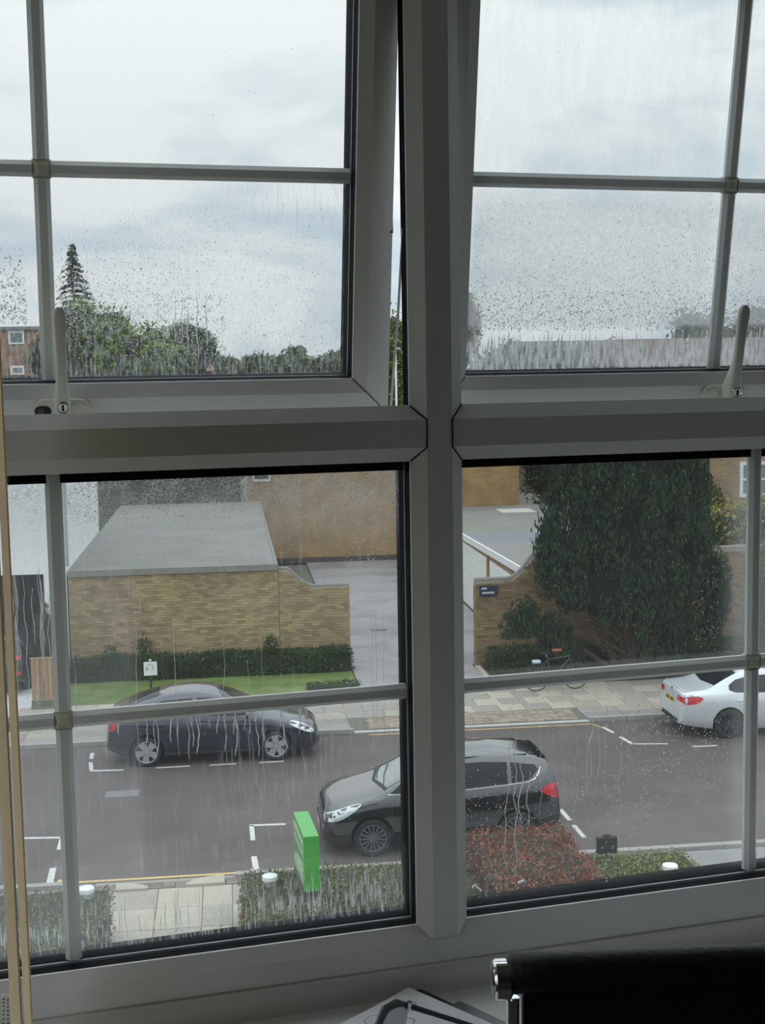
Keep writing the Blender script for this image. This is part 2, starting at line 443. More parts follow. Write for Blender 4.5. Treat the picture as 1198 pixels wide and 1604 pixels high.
def fog_ll(t, o, x, z):          # fixed light: world x, z
    up = t.m('MULTIPLY', t.mr(z, 1.215, 1.285), t.mr(z, 1.343, 1.30, .55, 1.0))
    vor = t.n('ShaderNodeTexVoronoi'); vor.feature = 'DISTANCE_TO_EDGE'; t.put(vor.inputs['Vector'], t.scale(o, (1, 0, 1))); vor.inputs['Scale'].default_value = 210
    web = t.m('MULTIPLY', t.mr(vor.outputs['Distance'], .10, .02), t.m('MULTIPLY', t.mr(z, 1.270, 1.30), t.mr(t.noise(o, 45, 3), .40, .58)))
    gr = t.mr(t.noise(t.scale(o, (1, 1, 1)), 420, 2), .35, .7)
    a = t.m('MULTIPLY', up, t.m('ADD', t.m('MULTIPLY', gr, .14), .09))
    st = t.mr(streaks(t, o, 240, 20), .50, .74)
    big = t.mr(t.noise(o, 9, 2), .35, .7)
    b = t.m('MULTIPLY', t.m('MULTIPLY', st, big), .16)
    bot = t.m('MULTIPLY', t.mr(z, .86, .775), t.m('MULTIPLY', t.mr(streaks(t, o, 420, 36), .47, .70), .42))
    left = t.mr(x, .135, .115, 0, .05)
    return t.m('ADD', t.m('ADD', t.m('ADD', a, t.m('MULTIPLY', web, .30)), t.m('ADD', b, bot)), t.m('ADD', left, .022), clamp=True)
def fog_lr(t, o, x, z):
    st = t.mr(streaks(t, o, 240, 16), .55, .78)
    big = t.mr(t.noise(o, 7, 2), .45, .75)
    side = t.m('MULTIPLY', t.mr(x, .895, .930), t.mr(z, 1.04, 1.08, .03, .10))
    return t.m('ADD', t.m('ADD', t.m('MULTIPLY', t.m('MULTIPLY', st, big), .14), side), .022, clamp=True)

for n, xc, lab in ((5, RX0-.08, 'unseen side window added in the left wall for light'), (6, RX1+.08, 'unseen side window added in the right wall for light')):
    r = thing('window_%d' % n, lab, None, kind='structure')  # out-of-view windows, added to let daylight onto the main frame and blind
    q = MB()
    for a, b, c, d in ((SWY0, SWY1, SWZ0, SWZ0+.06), (SWY0, SWY1, SWZ1-.06, SWZ1), (SWY0, SWY0+.06, SWZ0+.06, SWZ1-.06), (SWY1-.06, SWY1, SWZ0+.06, SWZ1-.06)): q.box(xc-.035, xc+.035, a, b, c, d)
    q.build('frame', M_PVC, r)
    MB().box(xc-.003, xc+.003, SWY0+.05, SWY1-.05, SWZ0+.05, SWZ1-.05).build('pane', M_PANE, r)

# ------------------------------------------------------------------ fixed lower lights
def fixed_light(n, x0, x1, barx, fog, label):
    r = thing('window_%d' % n, label, None, kind='structure')
    glazing(r, x0, x1, BZ, TZ0, .020, barx, 1.054, pane_mat('misted_glass_%d' % n, fog), .0125)
    return r
w3 = fixed_light(3, LX0, MX0, .0375, fog_ll, 'lower left fixed window light, misted with drips')
w4 = fixed_light(4, MX1, RXE, .9400, fog_lr, 'lower right fixed window light, spotted with drops')

# ------------------------------------------------------------------ top-hung sashes
SL = .585                                      # sash height
def sash(n, x0, x1, barx, tilt, fog, label):
    r = thing('window_%d' % n, label, None, (0, .015, HZ), kind='structure'); r.rotation_euler = (tilt, 0, 0)
    z0, z1 = -SL, -.002
    prof = [(0, .0), (.028, 0), (.0445, .011), (.0445, .014), (.0405, .014), (.0405, .074), (.002, .074), (-.006, .071), (-.006, .040), (0, .040)]
    def side(k):
        c = []
        for d, y in prof:
            P = [(x0+d, z0+d), (x1-d, z0+d), (x1-d, z1-d), (x0+d, z1-d)]
            a, b = P[k], P[(k+1) % 4]; c.append(((a[0], y, a[1]), (b[0], y, b[1])))
        m = MB(); N = len(prof); vs = [p[0] for p in c]+[p[1] for p in c]
        m.add(vs, [(i, (i+1) % N, N+(i+1) % N, N+i) for i in range(N)]+[tuple(range(N)), tuple(range(2*N-1, N-1, -1))])
        m.build('sash_rail' if k in (0, 2) else 'sash_stile', M_PVC, r)
    for k in range(4): side(k)
    for (cx, s) in ((x0, 1), (x1, -1)):
        MB().tube([(cx, -.0003, z0), (cx+s*.028, -.0003, z0+.028), (cx+s*.0445, .0107, z0+.0445)], .0007, 5).build('joint_seam', M_STEEL, r)
    glazing(r, x0+.0445, x1-.0445, z0+.0445, z1-.0445, .031, barx, (z0+z1)/2, pane_mat('misted_glass_%d' % n, fog))
    return r
TILT = .155
w1 = sash(1, LX0+.001, MX0+.003, .0415, TILT, fog_ul, 'upper left top-hung window sash, pushed open')
w2 = sash(2, MX1-.001, RXE-.001, .9400, TILT, fog_ur, 'upper right top-hung window sash, pushed open, heavily misted')

def handle(root, cx, cz, screws):
    """espagnolette handle on the sash's bottom rail; root axes, room side is -y"""
    def stadium(a, b, n=10):
        out = []
        for k in range(n+1): t = -PI/2+PI*k/n; out.append((a-b+b*math.cos(t), b*math.sin(t)))
        for k in range(n+1): t = PI/2+PI*k/n; out.append((-(a-b)+b*math.cos(t), b*math.sin(t)))
        return out
    h = MB().prism([(cx+x, cz+z) for x, z in stadium(.033, .0135)], 'y', -.009, 0).build('handle', M_HANDLE, root, smooth=.5, bevel=.0012)
    if screws:
        MB().prism([(cx-.022+x, cz+z) for x, z in stadium(.0095, .0062)], 'y', -.0094, -.0085).build('screw_recess', M_BLACK, h)
        MB().lathe([(0, -.0108), (.0042, -.0105), (.0048, -.009)], 14, 'y', (cx-.0245, 0, cz)).build('screw', M_STEEL, h, smooth=True)
        MB().prism([(cx+.0195+x, cz+z) for x, z in stadium(.0105, .0088)], 'y', -.0098, -.0085).build('screw_cover', M_HANDLE, h, bevel=.0004)
    else:
        MB().prism([(cx-.021+x, cz+z) for x, z in stadium(.0095, .0082)], 'y', -.0098, -.0085).build('screw_cover', M_HANDLE, h, bevel=.0004)
        MB().prism([(cx+.021+x, cz+z) for x, z in stadium(.0095, .0082)], 'y', -.0098, -.0085).build('screw_cover', M_HANDLE, h, bevel=.0004)
    # lever: outline seen from the room, then its sweep away from the sash
    sta = [(-.016, .0075, -.009, -.030), (-.006, .0095, -.009, -.034), (.006, .0098, -.009, -.036), (.018, .0092, -.010, -.037), (.030, .0074, -.016, -.037),
           (.045, .0064, -.024, -.037), (.065, .0061, -.027, -.038), (.085, .0064, -.028, -.039), (.100, .0072, -.029, -.040), (.112, .0076, -.030, -.041), (.120, .0066, -.031, -.041), (.1245, .0030, -.033, -.040)]
    S = 14; vs = []; fs = []
    for z, w, ya, yb in sta:
        for k in range(S):
            a = 2*PI*k/S; ca, sa = math.cos(a), math.sin(a)
            e = .55
            x = w*math.copysign(abs(ca)**e, ca); yy = (ya+yb)/2+abs(yb-ya)/2*math.copysign(abs(sa)**e, sa)
            vs.append((cx+x, yy, cz+z))
    n = len(sta)
    for i in range(n-1):
        for k in range(S): fs.append((i*S+k, i*S+(k+1) % S, (i+1)*S+(k+1) % S, (i+1)*S+k))
    fs += [tuple(reversed(range(S))), tuple((n-1)*S+k for k in range(S))]
    MB().add(vs, fs).build('lever', M_HANDLE, h, smooth=.9)
    zc = cz+.0085
    MB().lathe([(.0, -.0385), (.0052, -.0385), (.0060, -.0395), (.0070, -.0392), (.0072, -.034)], 22, 'y', (cx, 0, zc)).build('lock_cylinder', M_CHROME, h, smooth=True)
    MB().box(cx-.0013, cx+.0013, -.0392, -.038, zc-.0036, zc+.0036).build('key_slot', M_BLACK, h)
handle(w1, .0530, -.5695, True)
handle(w2, .9300, -.5695, False)
# friction stay in the open gap of the left sash
MB().box(.4530, .4580, .008, .045, -.168, -.004).build('hinge_plate', M_GASK, w1)
MB().tube([(.4505, .034, -.105), (.4512, .036, -.20), (.4535, .028, -.235), (.4540, .002, -.36)], [.0035, .004, .004, .003], 6).build('friction_stay', M_STEEL, w1)
MB().box(.4547, .4560, .004, .036, -.583, -.004).build('edge_strip', M_GASK, w1)
MB().tube([(.4538, .020, 1.62), (.4535, .045, 1.52), (.4530, .082, 1.405)], .0016, 6).build('stay_arm', M_WHITEPAINT, fr)
MB().box(.4529, .4560, .006, .0265, TZ1, HZ).build('weather_seal', M_GASK, fr)

# ------------------------------------------------------------------ drops of water
def rnd_drops(n, fx, fz, r0, r1, keep=lambda x, z: True, flat=.30):
    out = []
    for _ in range(n*6):
        if len(out) >= n: break
        x, z = fx(), fz()
        if not keep(x, z): continue
        r = r0+(r1-r0)*random.random()**2.2
        out.append((x, z, r, r*random.uniform(.95, 1.35), r*flat))
    return out
U = random.uniform
# upper left sash: beads thickening towards its lower left, a few bigger ones by the edge
d = rnd_drops(2000, lambda: U(.052, .24), lambda: U(-.52, -.36), .0004, .0009, lambda x, z: random.random() < min(1, max(.0, (-z-.36)/.10))*(1.25-(x-.05)/.19) and not (z < -.485 and random.random() < .9))
d += rnd_drops(520, lambda: U(-.03, .018), lambda: U(-.475, -.385), .0006, .0015, lambda x, z: random.random() < (-z-.37)/.07)
d += rnd_drops(1700, lambda: U(.13, .385), lambda: U(-.525, -.33), .0003, .0008, lambda x, z: random.random() < .35+.65*(-z-.33)/.2)
d += rnd_drops(420, lambda: U(.17, .26), lambda: U(-.515, -.44), .0005, .0011)
d += rnd_drops(26, lambda: U(.06, .40), lambda: U(-.535, -.47), .0008, .0018)
d += rnd_drops(24, lambda: U(.06, .40), lambda: U(-.26, -.06), .0003, .0008)
runs = [wig(x, U(-.43, -.46), U(-.50, -.53), U(.0005, .0009)) for x in (.174, .196, .204, .212, .222, .233)]
water(w1, d, runs, .0608)
# upper right sash: dense fine beads below the bar, running streaks along the bottom
d = rnd_drops(7000, lambda: U(.585, 1.10), lambda: U(-.488, -.315), .0003, .0009, lambda x, z: random.random() < .06+.94*((-z-.30)/.19)**2.6)
d += rnd_drops(1500, lambda: U(.585, 1.10), lambda: U(-.490, -.435), .0006, .0012)
d += rnd_drops(500, lambda: U(.562, .60), lambda: U(-.53, -.42), .0003, .0008)
d += rnd_drops(200, lambda: U(.58, 1.1), lambda: U(-.28, -.06), .0003, .0006)
runs = [wig(U(.58, 1.1), U(-.488, -.505), U(-.515, -.538), U(.0004, .0009), .001) for _ in range(200)]
water(w2, d, runs, .0608)
# lower left light: a crazed film along the top, drips hanging from the bar, streaks at the foot
d = rnd_drops(1500, lambda: U(.052, .445), lambda: U(1.283, 1.334), .0004, .0010, lambda x, z: random.random() < .3+.7*(z-1.283)/.05)
d += rnd_drops(500, lambda: U(.385, .447), lambda: U(1.20, 1.334), .0004, .0010)
d += rnd_drops(900, lambda: U(.08, .32), lambda: U(1.215, 1.30), .0002, .0006)
d += rnd_drops(200, lambda: U(-.01, .44), lambda: U(.78, 1.21), .0003, .0008)
d += rnd_drops(160, lambda: U(.34, .42), lambda: U(.95, 1.03), .0003, .0007)
runs = []
for k in range(30):
    x = U(.085, .335); L = U(.014, .060); runs.append(wig(x, 1.043, 1.043-L, U(.0004, .0009), .0026))
runs += [wig(U(.07, .44), U(.78, .83), U(.772, .78), U(.0003, .0005), .0015) for _ in range(70)]
runs += [wig(U(-.02, .44), U(1.02, 1.2), U(.90, 1.0), .0003, .0012) for _ in range(12)]
runs += [wig(U(-.02, .03), U(1.20, 1.24), U(1.07, 1.15), .0004, .0015) for _ in range(12)]
water(w3, d, runs, .0498)
# lower right light: scattered beads, runs past the red shrub
d = rnd_drops(240, lambda: U(.525, .93), lambda: U(1.07, 1.33), .0003, .0008)
d += rnd_drops(800, lambda: U(.73, .92), lambda: U(.86, 1.02), .0005, .0011, lambda x, z: ((x-.82)/.1)**2+((z-.93)/.08)**2 < 1.2)
d += rnd_drops(650, lambda: U(.53, .80), lambda: U(.775, .92), .0005, .0011)
d += rnd_drops(160, lambda: U(.53, .70), lambda: U(.92, 1.04), .0004, .0011)
d += rnd_drops(40, lambda: U(.54, .80), lambda: U(.767, .785), .0007, .0015)
d += rnd_drops(90, lambda: U(.86, .90), lambda: U(1.07, 1.20), .0004, .0009)
runs = [wig(x, za, zb, w*.8, .0034) for x, za, zb, w in ((.602, .985, .790, .0008), (.612, .95, .86, .0010), (.622, .93, .85, .0008), (.594, .97, .80, .0006), (.640, .99, .87, .0005),
        (.690, .98, .80, .0004), (.712, 1.0, .90, .0008), (.733, 1.01, .87, .0005), (.722, .99, .91, .0007), (.755, .99, .84, .0006), (.764, .98, .85, .0004), (.705, .96, .89, .0006))]
water(w4, d, runs, .0498)
for (xa, za), (xb, zb) in (((.5485, .7795), (.5575, .7715)), ((.6115, .7745), (.6195, .7785))):
    MB().tube([(xa, .0600, za), (xb, .0570, zb)], .0032, 10).build('glazing_clip', M_WHITEPAINT, w4, smooth=.7)
# ================================================================== THINGS IN THE ROOM
# ------------------------------------------------------------------ vertical blind drawn to the left
M_VANE = mat('beige_blind_fabric', (.84, .65, .41), .85, var=.05, vscale=30, bump=.1, bscale=200)
vb = thing('vertical_blind', 'beige fabric vertical blind drawn back to the left edge of the window', 'blind', (0, 0, 0))
MB().box(WX0+.01, WX1-.01, -.2345, -.095, 1.995, 2.035).build('headrail', M_WHITEPAINT, vb, bevel=.004)
def vane(x, wx, yc, z0=.735, z1=1.985, half=.044):
    """vertical strip seen nearly edge-on, bowed a little across its width"""
    N = 10; vs = []; fs = []; th = .0009
    for zi, z in enumerate((z0, .95, 1.2, 1.6, z1)):
        for i in range(N+1):
            s = -1+2*i/N
            px = x + wx*s*.5 - .0026*(1-s*s); py = yc + half*s
            vs += [(px-th, py, z), (px+th, py, z)]
    row = 2*(N+1)
    for zi in range(4):
        for i in range(N):
            a = zi*row+2*i; b = a+row
            fs += [(a, a+2, b+2, b), (a+1, b+1, b+3, a+3)]
        for a in (zi*row, zi*row+2*N): fs.append((a, a+1, a+row+1, a+row))
    for z in (0, 4): 
        for i in range(N): a = z*row+2*i; fs.append((a, a+1, a+3, a+2))
    o = MB().add(vs, fs).build('vane', M_VANE, vb, smooth=.9)
    MB().box(x-.006, x+.006, yc-.040, yc+.040, z0-.010, z0+.002).build('bottom_weight', M_WHITEPAINT, o, bevel=.002)
    MB().tube([(x, yc, z1-.002), (x, yc, 2.0)], .004, 6).build('carrier_hook', M_WHITEPAINT, o)
for x, wx, yc in ((-.3450, -.012, -.112), (-.0262, -.0112, -.215), (-.0158, -.0076, -.112)): vane(x, wx, yc)
ch = MB(); cp = spline([(-.0400, -.110, .797), (-.0420, -.112, .760), (-.0415, -.113, .735), (-.0375, -.112, .760), (-.0360, -.110, .795)], 9)
for p in cp: ch.lathe([(0, -.0011), (.0009, -.0006), (.0011, 0), (.0009, .0006), (0, .0011)], 6, 'z', tuple(p))
ch.build('bead_chain', M_STEEL, vb, smooth=True)
hk = MB(); 
for q in ((-.0400, -.110, .798), (-.0362, -.110, .797)): hk.lathe([(0, -.0022), (.0018, -.0014), (.0023, 0), (.0018, .0014), (0, .0022)], 10, 'z', q)
hk.tube([(-.0400, -.110, .798), (-.0362, -.110, .797), (-.031, -.118, .796)], .001, 6)
hk.build('chain_clip', M_WHITEPAINT, vb, smooth=True)

# ------------------------------------------------------------------ white desk added at the window board to bounce daylight onto the lower frame
dk_ = thing('desk', 'white desk added against the window board to bounce light, behind the black chair', 'desk', (.62, 0, 0))
MB().box(-.95, .95, -.455, -.2645, .657, .682).build('desk_top', M_BOARD, dk_, bevel=.003)
for sx in (-.92, .88):
    MB().box(sx, sx+.04, -.45, -.41, 0, .657).build('leg', M_WHITEPAINT, dk_); MB().box(sx, sx+.04, -.31, -.27, 0, .657).build('leg', M_WHITEPAINT, dk_)
# ------------------------------------------------------------------ black office chair
M_LEATHER = mat('black_leather', (.010, .010, .012), .48, bump=.15, bscale=220)
oc = thing('office_chair', 'black leather office chair with chrome frame in front of the sill', 'chair', (.655, -.515, 0), math.radians(167))
HW = .268                                     # half width, local x; sitter looks to local -y, towards the window
sec = spline([(0, .925), (-.006, .80), (-.022, .65), (-.020, .52), (-.055, .455)], 6)     # (y, z) down the back
bk = MB(); vs = []; fs = []
for (y, z) in sec:
    for x in (-HW+.018, HW-.018): vs += [(x, y-.006, z), (x, y+.006, z)]
n = len(sec)
for i in range(n-1):
    a = 4*i; b = a+4; fs += [(a, a+2, b+2, b), (a+1, b+1, b+3, a+3), (a, b, b+1, a+1), (a+2, a+3, b+3, b+2)]
fs += [(0, 1, 3, 2), (4*n-4, 4*n-2, 4*n-1, 4*n-3)]
bk.add(vs, fs).build('backrest', M_LEATHER, oc, smooth=.8)
MB().lathe([(0, -HW+.004), (.014, -HW+.004), (.0175, -HW+.008), (.0182, -HW+.05), (.0182, HW-.05), (.0175, HW-.008), (.014, HW-.004), (0, HW-.004)], 24, 'x', (0, -.002, .9155)).build('top_roll', M_LEATHER, oc, smooth=.8)
for s in (-1, 1):
    c = MB().lathe([(0, s*(HW+.0075)), (.0085, s*(HW+.0075)), (.0095, s*(HW+.0062)), (.0125, s*(HW+.0065)), (.0165, s*(HW+.008)), (.0182, s*(HW+.006)), (.0182, s*(HW-.006)), (.012, s*(HW-.010))], 28, 'x', (0, -.002, .9105)).build('end_cap', M_CHROME, oc, smooth=.6)
    MB().lathe([(0, s*(HW+.0085)), (.0050, s*(HW+.0085)), (.0060, s*(HW+.0070))], 16, 'x', (0, -.002, .9105)).build('end_cap_button', M_BLACK, c, smooth=True)
    rail = [(s*(HW-.009), y, z) for y, z in sec if z < .90] + [(s*(HW-.009), -.30, .445), (s*(HW-.009), -.43, .455)]
    MB().tube(rail, .0065, 10).build('side_rail', M_CHROME, oc, smooth=True)
    MB().tube([(s*(HW+.004), -.02, .60), (s*(HW+.03), -.06, .620), (s*(HW+.035), -.26, .615), (s*(HW+.03), -.29, .59), (s*(HW+.004), -.29, .46)], .011, 10).build('armrest', M_CHROME, oc, smooth=True)
MB().prism([(-HW+.018, -.44), (HW-.018, -.44), (HW-.018, -.04), (-HW+.018, -.04)], 'z', .435, .462).build('seat', M_LEATHER, oc, smooth=.6, bevel=.008)
MB().lathe([(0, .12), (.030, .12), (.030, .28), (.022, .28), (.022, .42), (.07, .43), (.07, .436), (0, .436)], 20, 'z', (0, -.24, 0)).build('gas_column', M_CHROME, oc, smooth=.6)
for k in range(5):
    a = 2*PI*k/5+.3; dx, dy = math.cos(a), math.sin(a)
    lg = MB().tube([(0, -.24, .125), (dx*.16, -.24+dy*.16, .105), (dx*.30, -.24+dy*.30, .075)], [.022, .018, .012], 8).build('base_leg', M_CHROME, oc, smooth=True)
    MB().lathe([(0, -.012), (.024, -.012), (.027, -.008), (.027, .008), (.024, .012), (0, .012)], 16, 'x', (dx*.30, -.24+dy*.30, .027)).build('castor', M_BLACK, lg, smooth=.6)
    MB().tube([(dx*.30, -.24+dy*.30, .05), (dx*.30, -.24+dy*.30, .08)], .006, 6).build('castor_pin', M_STEEL, lg)

# ------------------------------------------------------------------ papers and glasses on the window board
BT = .682
cb = thing('clipboard', 'black clipboard lying on the window board under the sketch sheet', 'clipboard', (.3915, -.1500, BT), math.radians(27.5))
MB().box(-.105, .105, -.078, .082, 0, .015).build('board', M_BLACK, cb, bevel=.002)
MB().box(.090, .110, -.06, .02, .015, .019).build('clip', M_STEEL, cb, bevel=.001)
def paper_mat():
    m = bpy.data.materials.new('sketch_paper'); m.use_nodes = True; t = NT(m.node_tree)
    p = t.n('ShaderNodeBsdfPrincipled'); p.inputs['Roughness'].default_value = .8
    s = t.xyz(t.obj()); ink = None
    for (cx, cy, rx, ry) in ((.062, .045, .017, .009), (.060, .046, .010, .004), (.030, .020, .020, .010), (.018, .052, .012, .010), (.018, .051, .005, .004), (-.030, .045, .022, .011), (-.03, .045, .012, .005), (-.055, .010, .016, .009)):
        ex = t.m('DIVIDE', t.m('SUBTRACT', s[0], cx), rx); ey = t.m('DIVIDE', t.m('SUBTRACT', s[1], cy), ry)
        q = t.m('ABSOLUTE', t.m('SUBTRACT', t.m('SQRT', t.m('ADD', t.m('MULTIPLY', ex, ex), t.m('MULTIPLY', ey, ey))), 1.0))
        k = t.mr(q, .07, .03); ink = k if ink is None else t.m('MAXIMUM', ink, k)
    t.put(p.inputs['Base Color'], t.mix(t.m('MULTIPLY', ink, .75), (.80, .80, .81), (.10, .10, .12))); t.out(p.outputs[0]); return m
pp = MB(); vs = []; fs = []; N = 12
for i in range(N+1):
    for j in range(N+1):
        x = -.1+.2*i/N; y = -.075+.15*j/N
        vs.append((x, y, .0004+.004*max(0, (i/N-.55))**2*4+.002*math.sin(j*.6)*max(0, .4-i/N)))
fs = [(i*(N+1)+j, (i+1)*(N+1)+j, (i+1)*(N+1)+j+1, i*(N+1)+j+1) for i in range(N) for j in range(N)]
k = len(vs); vs += [(x, y, z-.0004) for x, y, z in vs]; fs += [tuple(reversed([q+k for q in f])) for f in fs]
psk = pp.add(vs, fs).build('paper_sheet', paper_mat(), smooth=.9)
tag(psk, 'white paper sheet with pencilled ovals on the black clipboard', 'paper'); 
psk.location = (.3810, -.1460, BT+.0158); psk.rotation_euler = (0, 0, math.radians(29.6))
M_LENSG = mat('clear_plastic_lens', (.62, .66, .68), .05, metal=.2, coat=1)
sg = thing('safety_glasses', 'black framed safety glasses with clear lenses on the paper sheet', 'glasses', (.362, -.181, BT+.0182), math.radians(50))
MB().tube([(-.062, .004, .030), (-.052, .012, .036), (-.030, .016, .038), (-.012, .014, .034), (0, .013, .031), (.012, .014, .034), (.030, .016, .038), (.052, .012, .036), (.062, .004, .030)], [.004, .005, .005, .0045, .004, .0045, .005, .005, .004], 8).build('brow_bar', M_BLACK, sg, smooth=True)
for s in (-1, 1):
    L = MB(); pts = spline([(s*.006, .013, .026), (s*.012, .014, .033), (s*.034, .015, .036), (s*.058, .006, .030), (s*.056, .005, .012), (s*.036, .013, .002), (s*.014, .013, .008)], 5, True)
    nn = len(pts); vs = [tuple(p) for p in pts]+[(p[0], p[1]-.003, p[2]) for p in pts]
    L.add(vs, [tuple(range(nn)), tuple(range(2*nn-1, nn-1, -1))]+[(i, (i+1) % nn, nn+(i+1) % nn, nn+i) for i in range(nn)]).build('lens', M_LENSG, sg, smooth=.6)
    tm = MB().tube([(s*.063, .002, .030), (s*.064, -.03, .026), (s*.060, -.085, .022), (s*.056, -.115, .006)], [.0035, .003, .0028, .003], 8).build('temple', M_BLACK, sg, smooth=True)
    MB().lathe([(0, -.005), (.004, -.005), (.004, .005), (0, .005)], 12, 'z', (s*.063, 0, .030)).build('hinge', M_CHROME, tm, smooth=.6)
# ================================================================== THE STREET (mesh coordinates: u along, v away, z up)
M_ASPH = mat('worn_asphalt', (.100, .080, .076), .75, var=.10, vscale=.9, bump=.25, bscale=60, col2=(.117, .096, .091), c2scale=.35, detail=6)
M_PATHT = mat('grey_footway', (.26, .25, .245), .85, var=.08, vscale=2, bump=.2, bscale=70)
M_BED = mat('paving_bed', (.16, .15, .13), .95, var=.15, vscale=8)
M_SLAB = [mat('slab_grey', (.31, .285, .255), .85, var=.07, vscale=3, bump=.1), mat('slab_cream', (.44, .395, .32), .85, var=.07, vscale=3, bump=.1), mat('slab_buff', (.36, .325, .27), .85, var=.08, vscale=3, bump=.1), mat('slab_dark', (.26, .245, .23), .85, var=.07, vscale=3, bump=.1)]
M_KERB = mat('kerb_stone', (.34, .32, .30), .85, var=.1, vscale=3); M_KERBL = mat('pale_kerb_stone', (.52, .50, .46), .85, var=.08, vscale=3)
M_CONC = mat('driveway_concrete', (.29, .272, .27), .85, var=.10, vscale=.8, bump=.1, col2=(.23, .215, .215), c2scale=.5, c2lo=.5, c2hi=.62)
M_CONCW = mat('pale_concrete', (.56, .56, .57), .8, var=.06, vscale=1)
M_GRASS = mat('lawn_grass', (.105, .155, .032), .95, var=.25, vscale=30, bump=.5, bscale=120, col2=(.15, .20, .05), c2scale=1.4)
M_SOIL = mat('garden_soil', (.055, .042, .030), .95, var=.3, vscale=12, bump=.4)
M_FIELD = mat('far_ground', (.16, .16, .13), .95, var=.15, vscale=.05)
M_LINE = mat('white_road_paint', (.60, .59, .57), .7, var=.15, vscale=14, detail=5); M_YLINE = mat('yellow_road_paint', (.62, .43, .17), .7, var=.18, vscale=10, detail=5)
def ground(name, m, *boxes, label=None):
    b = MB()
    for q in boxes: b.box(*q)
    o = b.build(name, m); on_street(o); return tag(o, label, kind='structure')
ground('road', M_ASPH, (-60, 80, 19.30, 27.42, -.30, 0))
ground('far_ground', M_FIELD, (-400, 400, 31.0, 900, -.40, -.05), (-400, 400, -60, 17.0, -.40, -.05))
ground('lawn', M_GRASS, (-4.10, 3.42, 31.0, 34.2, -.30, .05))
ground('planting_bed', M_SOIL, (6.95, 40, 30.95, 33.4, -.30, .04), (-60, -1.80, 9, 17.55, -.3, .04), (.25, 7.2, 9, 17.55, -.3, .04))
ground('driveway', M_CONC, (3.46, 6.80, 30.95, 54.5, -.30, .03), (6.80, 8.30, 33.75, 54.5, -.30, .03))
ground('forecourt', M_CONCW, (-30, -4.80, 31.0, 42, -.30, .04))
ground('bed_edging', mat('edging_stone', (.42, .36, .29), .9, var=.1), (6.80, 6.95, 30.95, 33.3, -.3, .09))
fp = ground('far_pavement', M_BED, (-60, 80, 27.56, 31.0, -.30, .035)); 
npv = ground('near_pavement', M_PATHT, (-60, -1.80, 17.55, 19.05, -.30, .05), (.25, 80, 17.55, 19.05, -.30, .05), (7.2, 80, 9, 17.55, -.3, .05))
fpth = ground('front_path', M_BED, (-1.80, .25, 9, 19.05, -.30, .03))
kb = ground('far_kerb', M_BED, (-60, 80, 27.44, 27.56, -.30, .0)); nk = ground('near_kerb', M_BED, (-60, 80, 19.06, 19.30, -.30, -.01))
# paving slabs and kerb stones: one object each, sharing meshes
UNIT = {}
def unit(m):
    if m.name not in UNIT:
        UNIT[m.name] = MB().box(-.5, .5, -.5, .5, -.5, .5).mesh('slab_'+m.name, m, bevel=.012)
    return UNIT[m.name]
def block(name, parent, m, u0, u1, v0, v1, z0, z1, g=.006):
    o = link(name, unit(m), parent)
    o.location = ((u0+u1)/2, (v0+v1)/2, (z0+z1)/2); o.scale = (u1-u0-2*g, v1-v0-2*g, z1-z0); return o
R_ = random.Random(5)
rows = [28.58, 29.18, 29.78, 30.38, 30.98]
for j in range(4):
    u = -8.2+(.45 if j % 2 else 0)
    while u < 19:
        w = .62 if 3.9 < u < 10.4 else .92
        if 3.9 < u < 10.4:
            k = int(round((u-3.9)/.62)); m = M_SLAB[1] if k % 2 == 0 else M_SLAB[0 if u < 7.5 else 2]
        else: m = M_SLAB[R_.choice((0, 0, 1, 2, 2))]
        block('paving_slab', fp, m, u, u+w, rows[j], rows[j+1], .015, .05+R_.uniform(0, .004)); u += w
for k in range(34):                                    # slabs beside the kerb outside the crossing
    u = -8.2+.92*k
    if 3.0 < u+.4 < 8.1 or u > 19: continue
    for va, vb in ((27.58, 28.08), (28.08, 28.58)): block('paving_slab', fp, M_SLAB[R_.choice((0, 2, 3))], u, u+.92, va, vb, .015, .05+R_.uniform(0, .004))
pav = MB()                                             # small block paviours of the crossing
u = 3.25
while u < 8.0:
    for j in range(9):
        o = .05 if j % 2 else 0; pav.box(u+o, u+o+.195, 27.58+j*.11, 27.58+j*.11+.10, .01, .046+R_.uniform(0, .004))
    u += .205
o = pav.build('paviours', mat('brown_paviour', (.30, .245, .19), .9, island=.22), fp); o['kind'] = 'stuff'
for k in range(34):
    u = -9.0+.915*k; drop = 3.2 < u+.45 < 8.0
    block('kerb_stone', kb, M_KERBL if drop else M_KERB, u, u+.915, 27.42, 27.56, -.1, .025 if drop else .10, .004)
for k in range(32):
    u = -9.0+.915*k; drop = -2.4 < u+.45 < .6
    block('kerb_stone', nk, M_KERB, u, u+.915, 19.15, 19.30, -.1, .02 if drop else .09, .004)
pav = MB(); u = -2.2
while u < .55:                                         # brown setts between the kerb and the path
    for j in range(3): pav.box(u, u+.19, 18.88+j*.09, 18.96+j*.09, 0, .052)
    u += .20
o = pav.build('paviours', mat('brown_sett', (.235, .185, .155), .9, island=.2), fpth); o['kind'] = 'stuff'
v = 18.85; j = 0
while v > 13.6:
    for k, (ua, ub) in enumerate(((-1.78, -1.06), (-1.06, -.36), (-.36, .10), (.10, .24))):
        block('paving_slab', fpth, M_SLAB[1] if (j+k) % 3 else M_SLAB[2], ua, ub, v-.78, v, .005, .05+R_.uniform(0, .005))
    v -= .78; j += 1
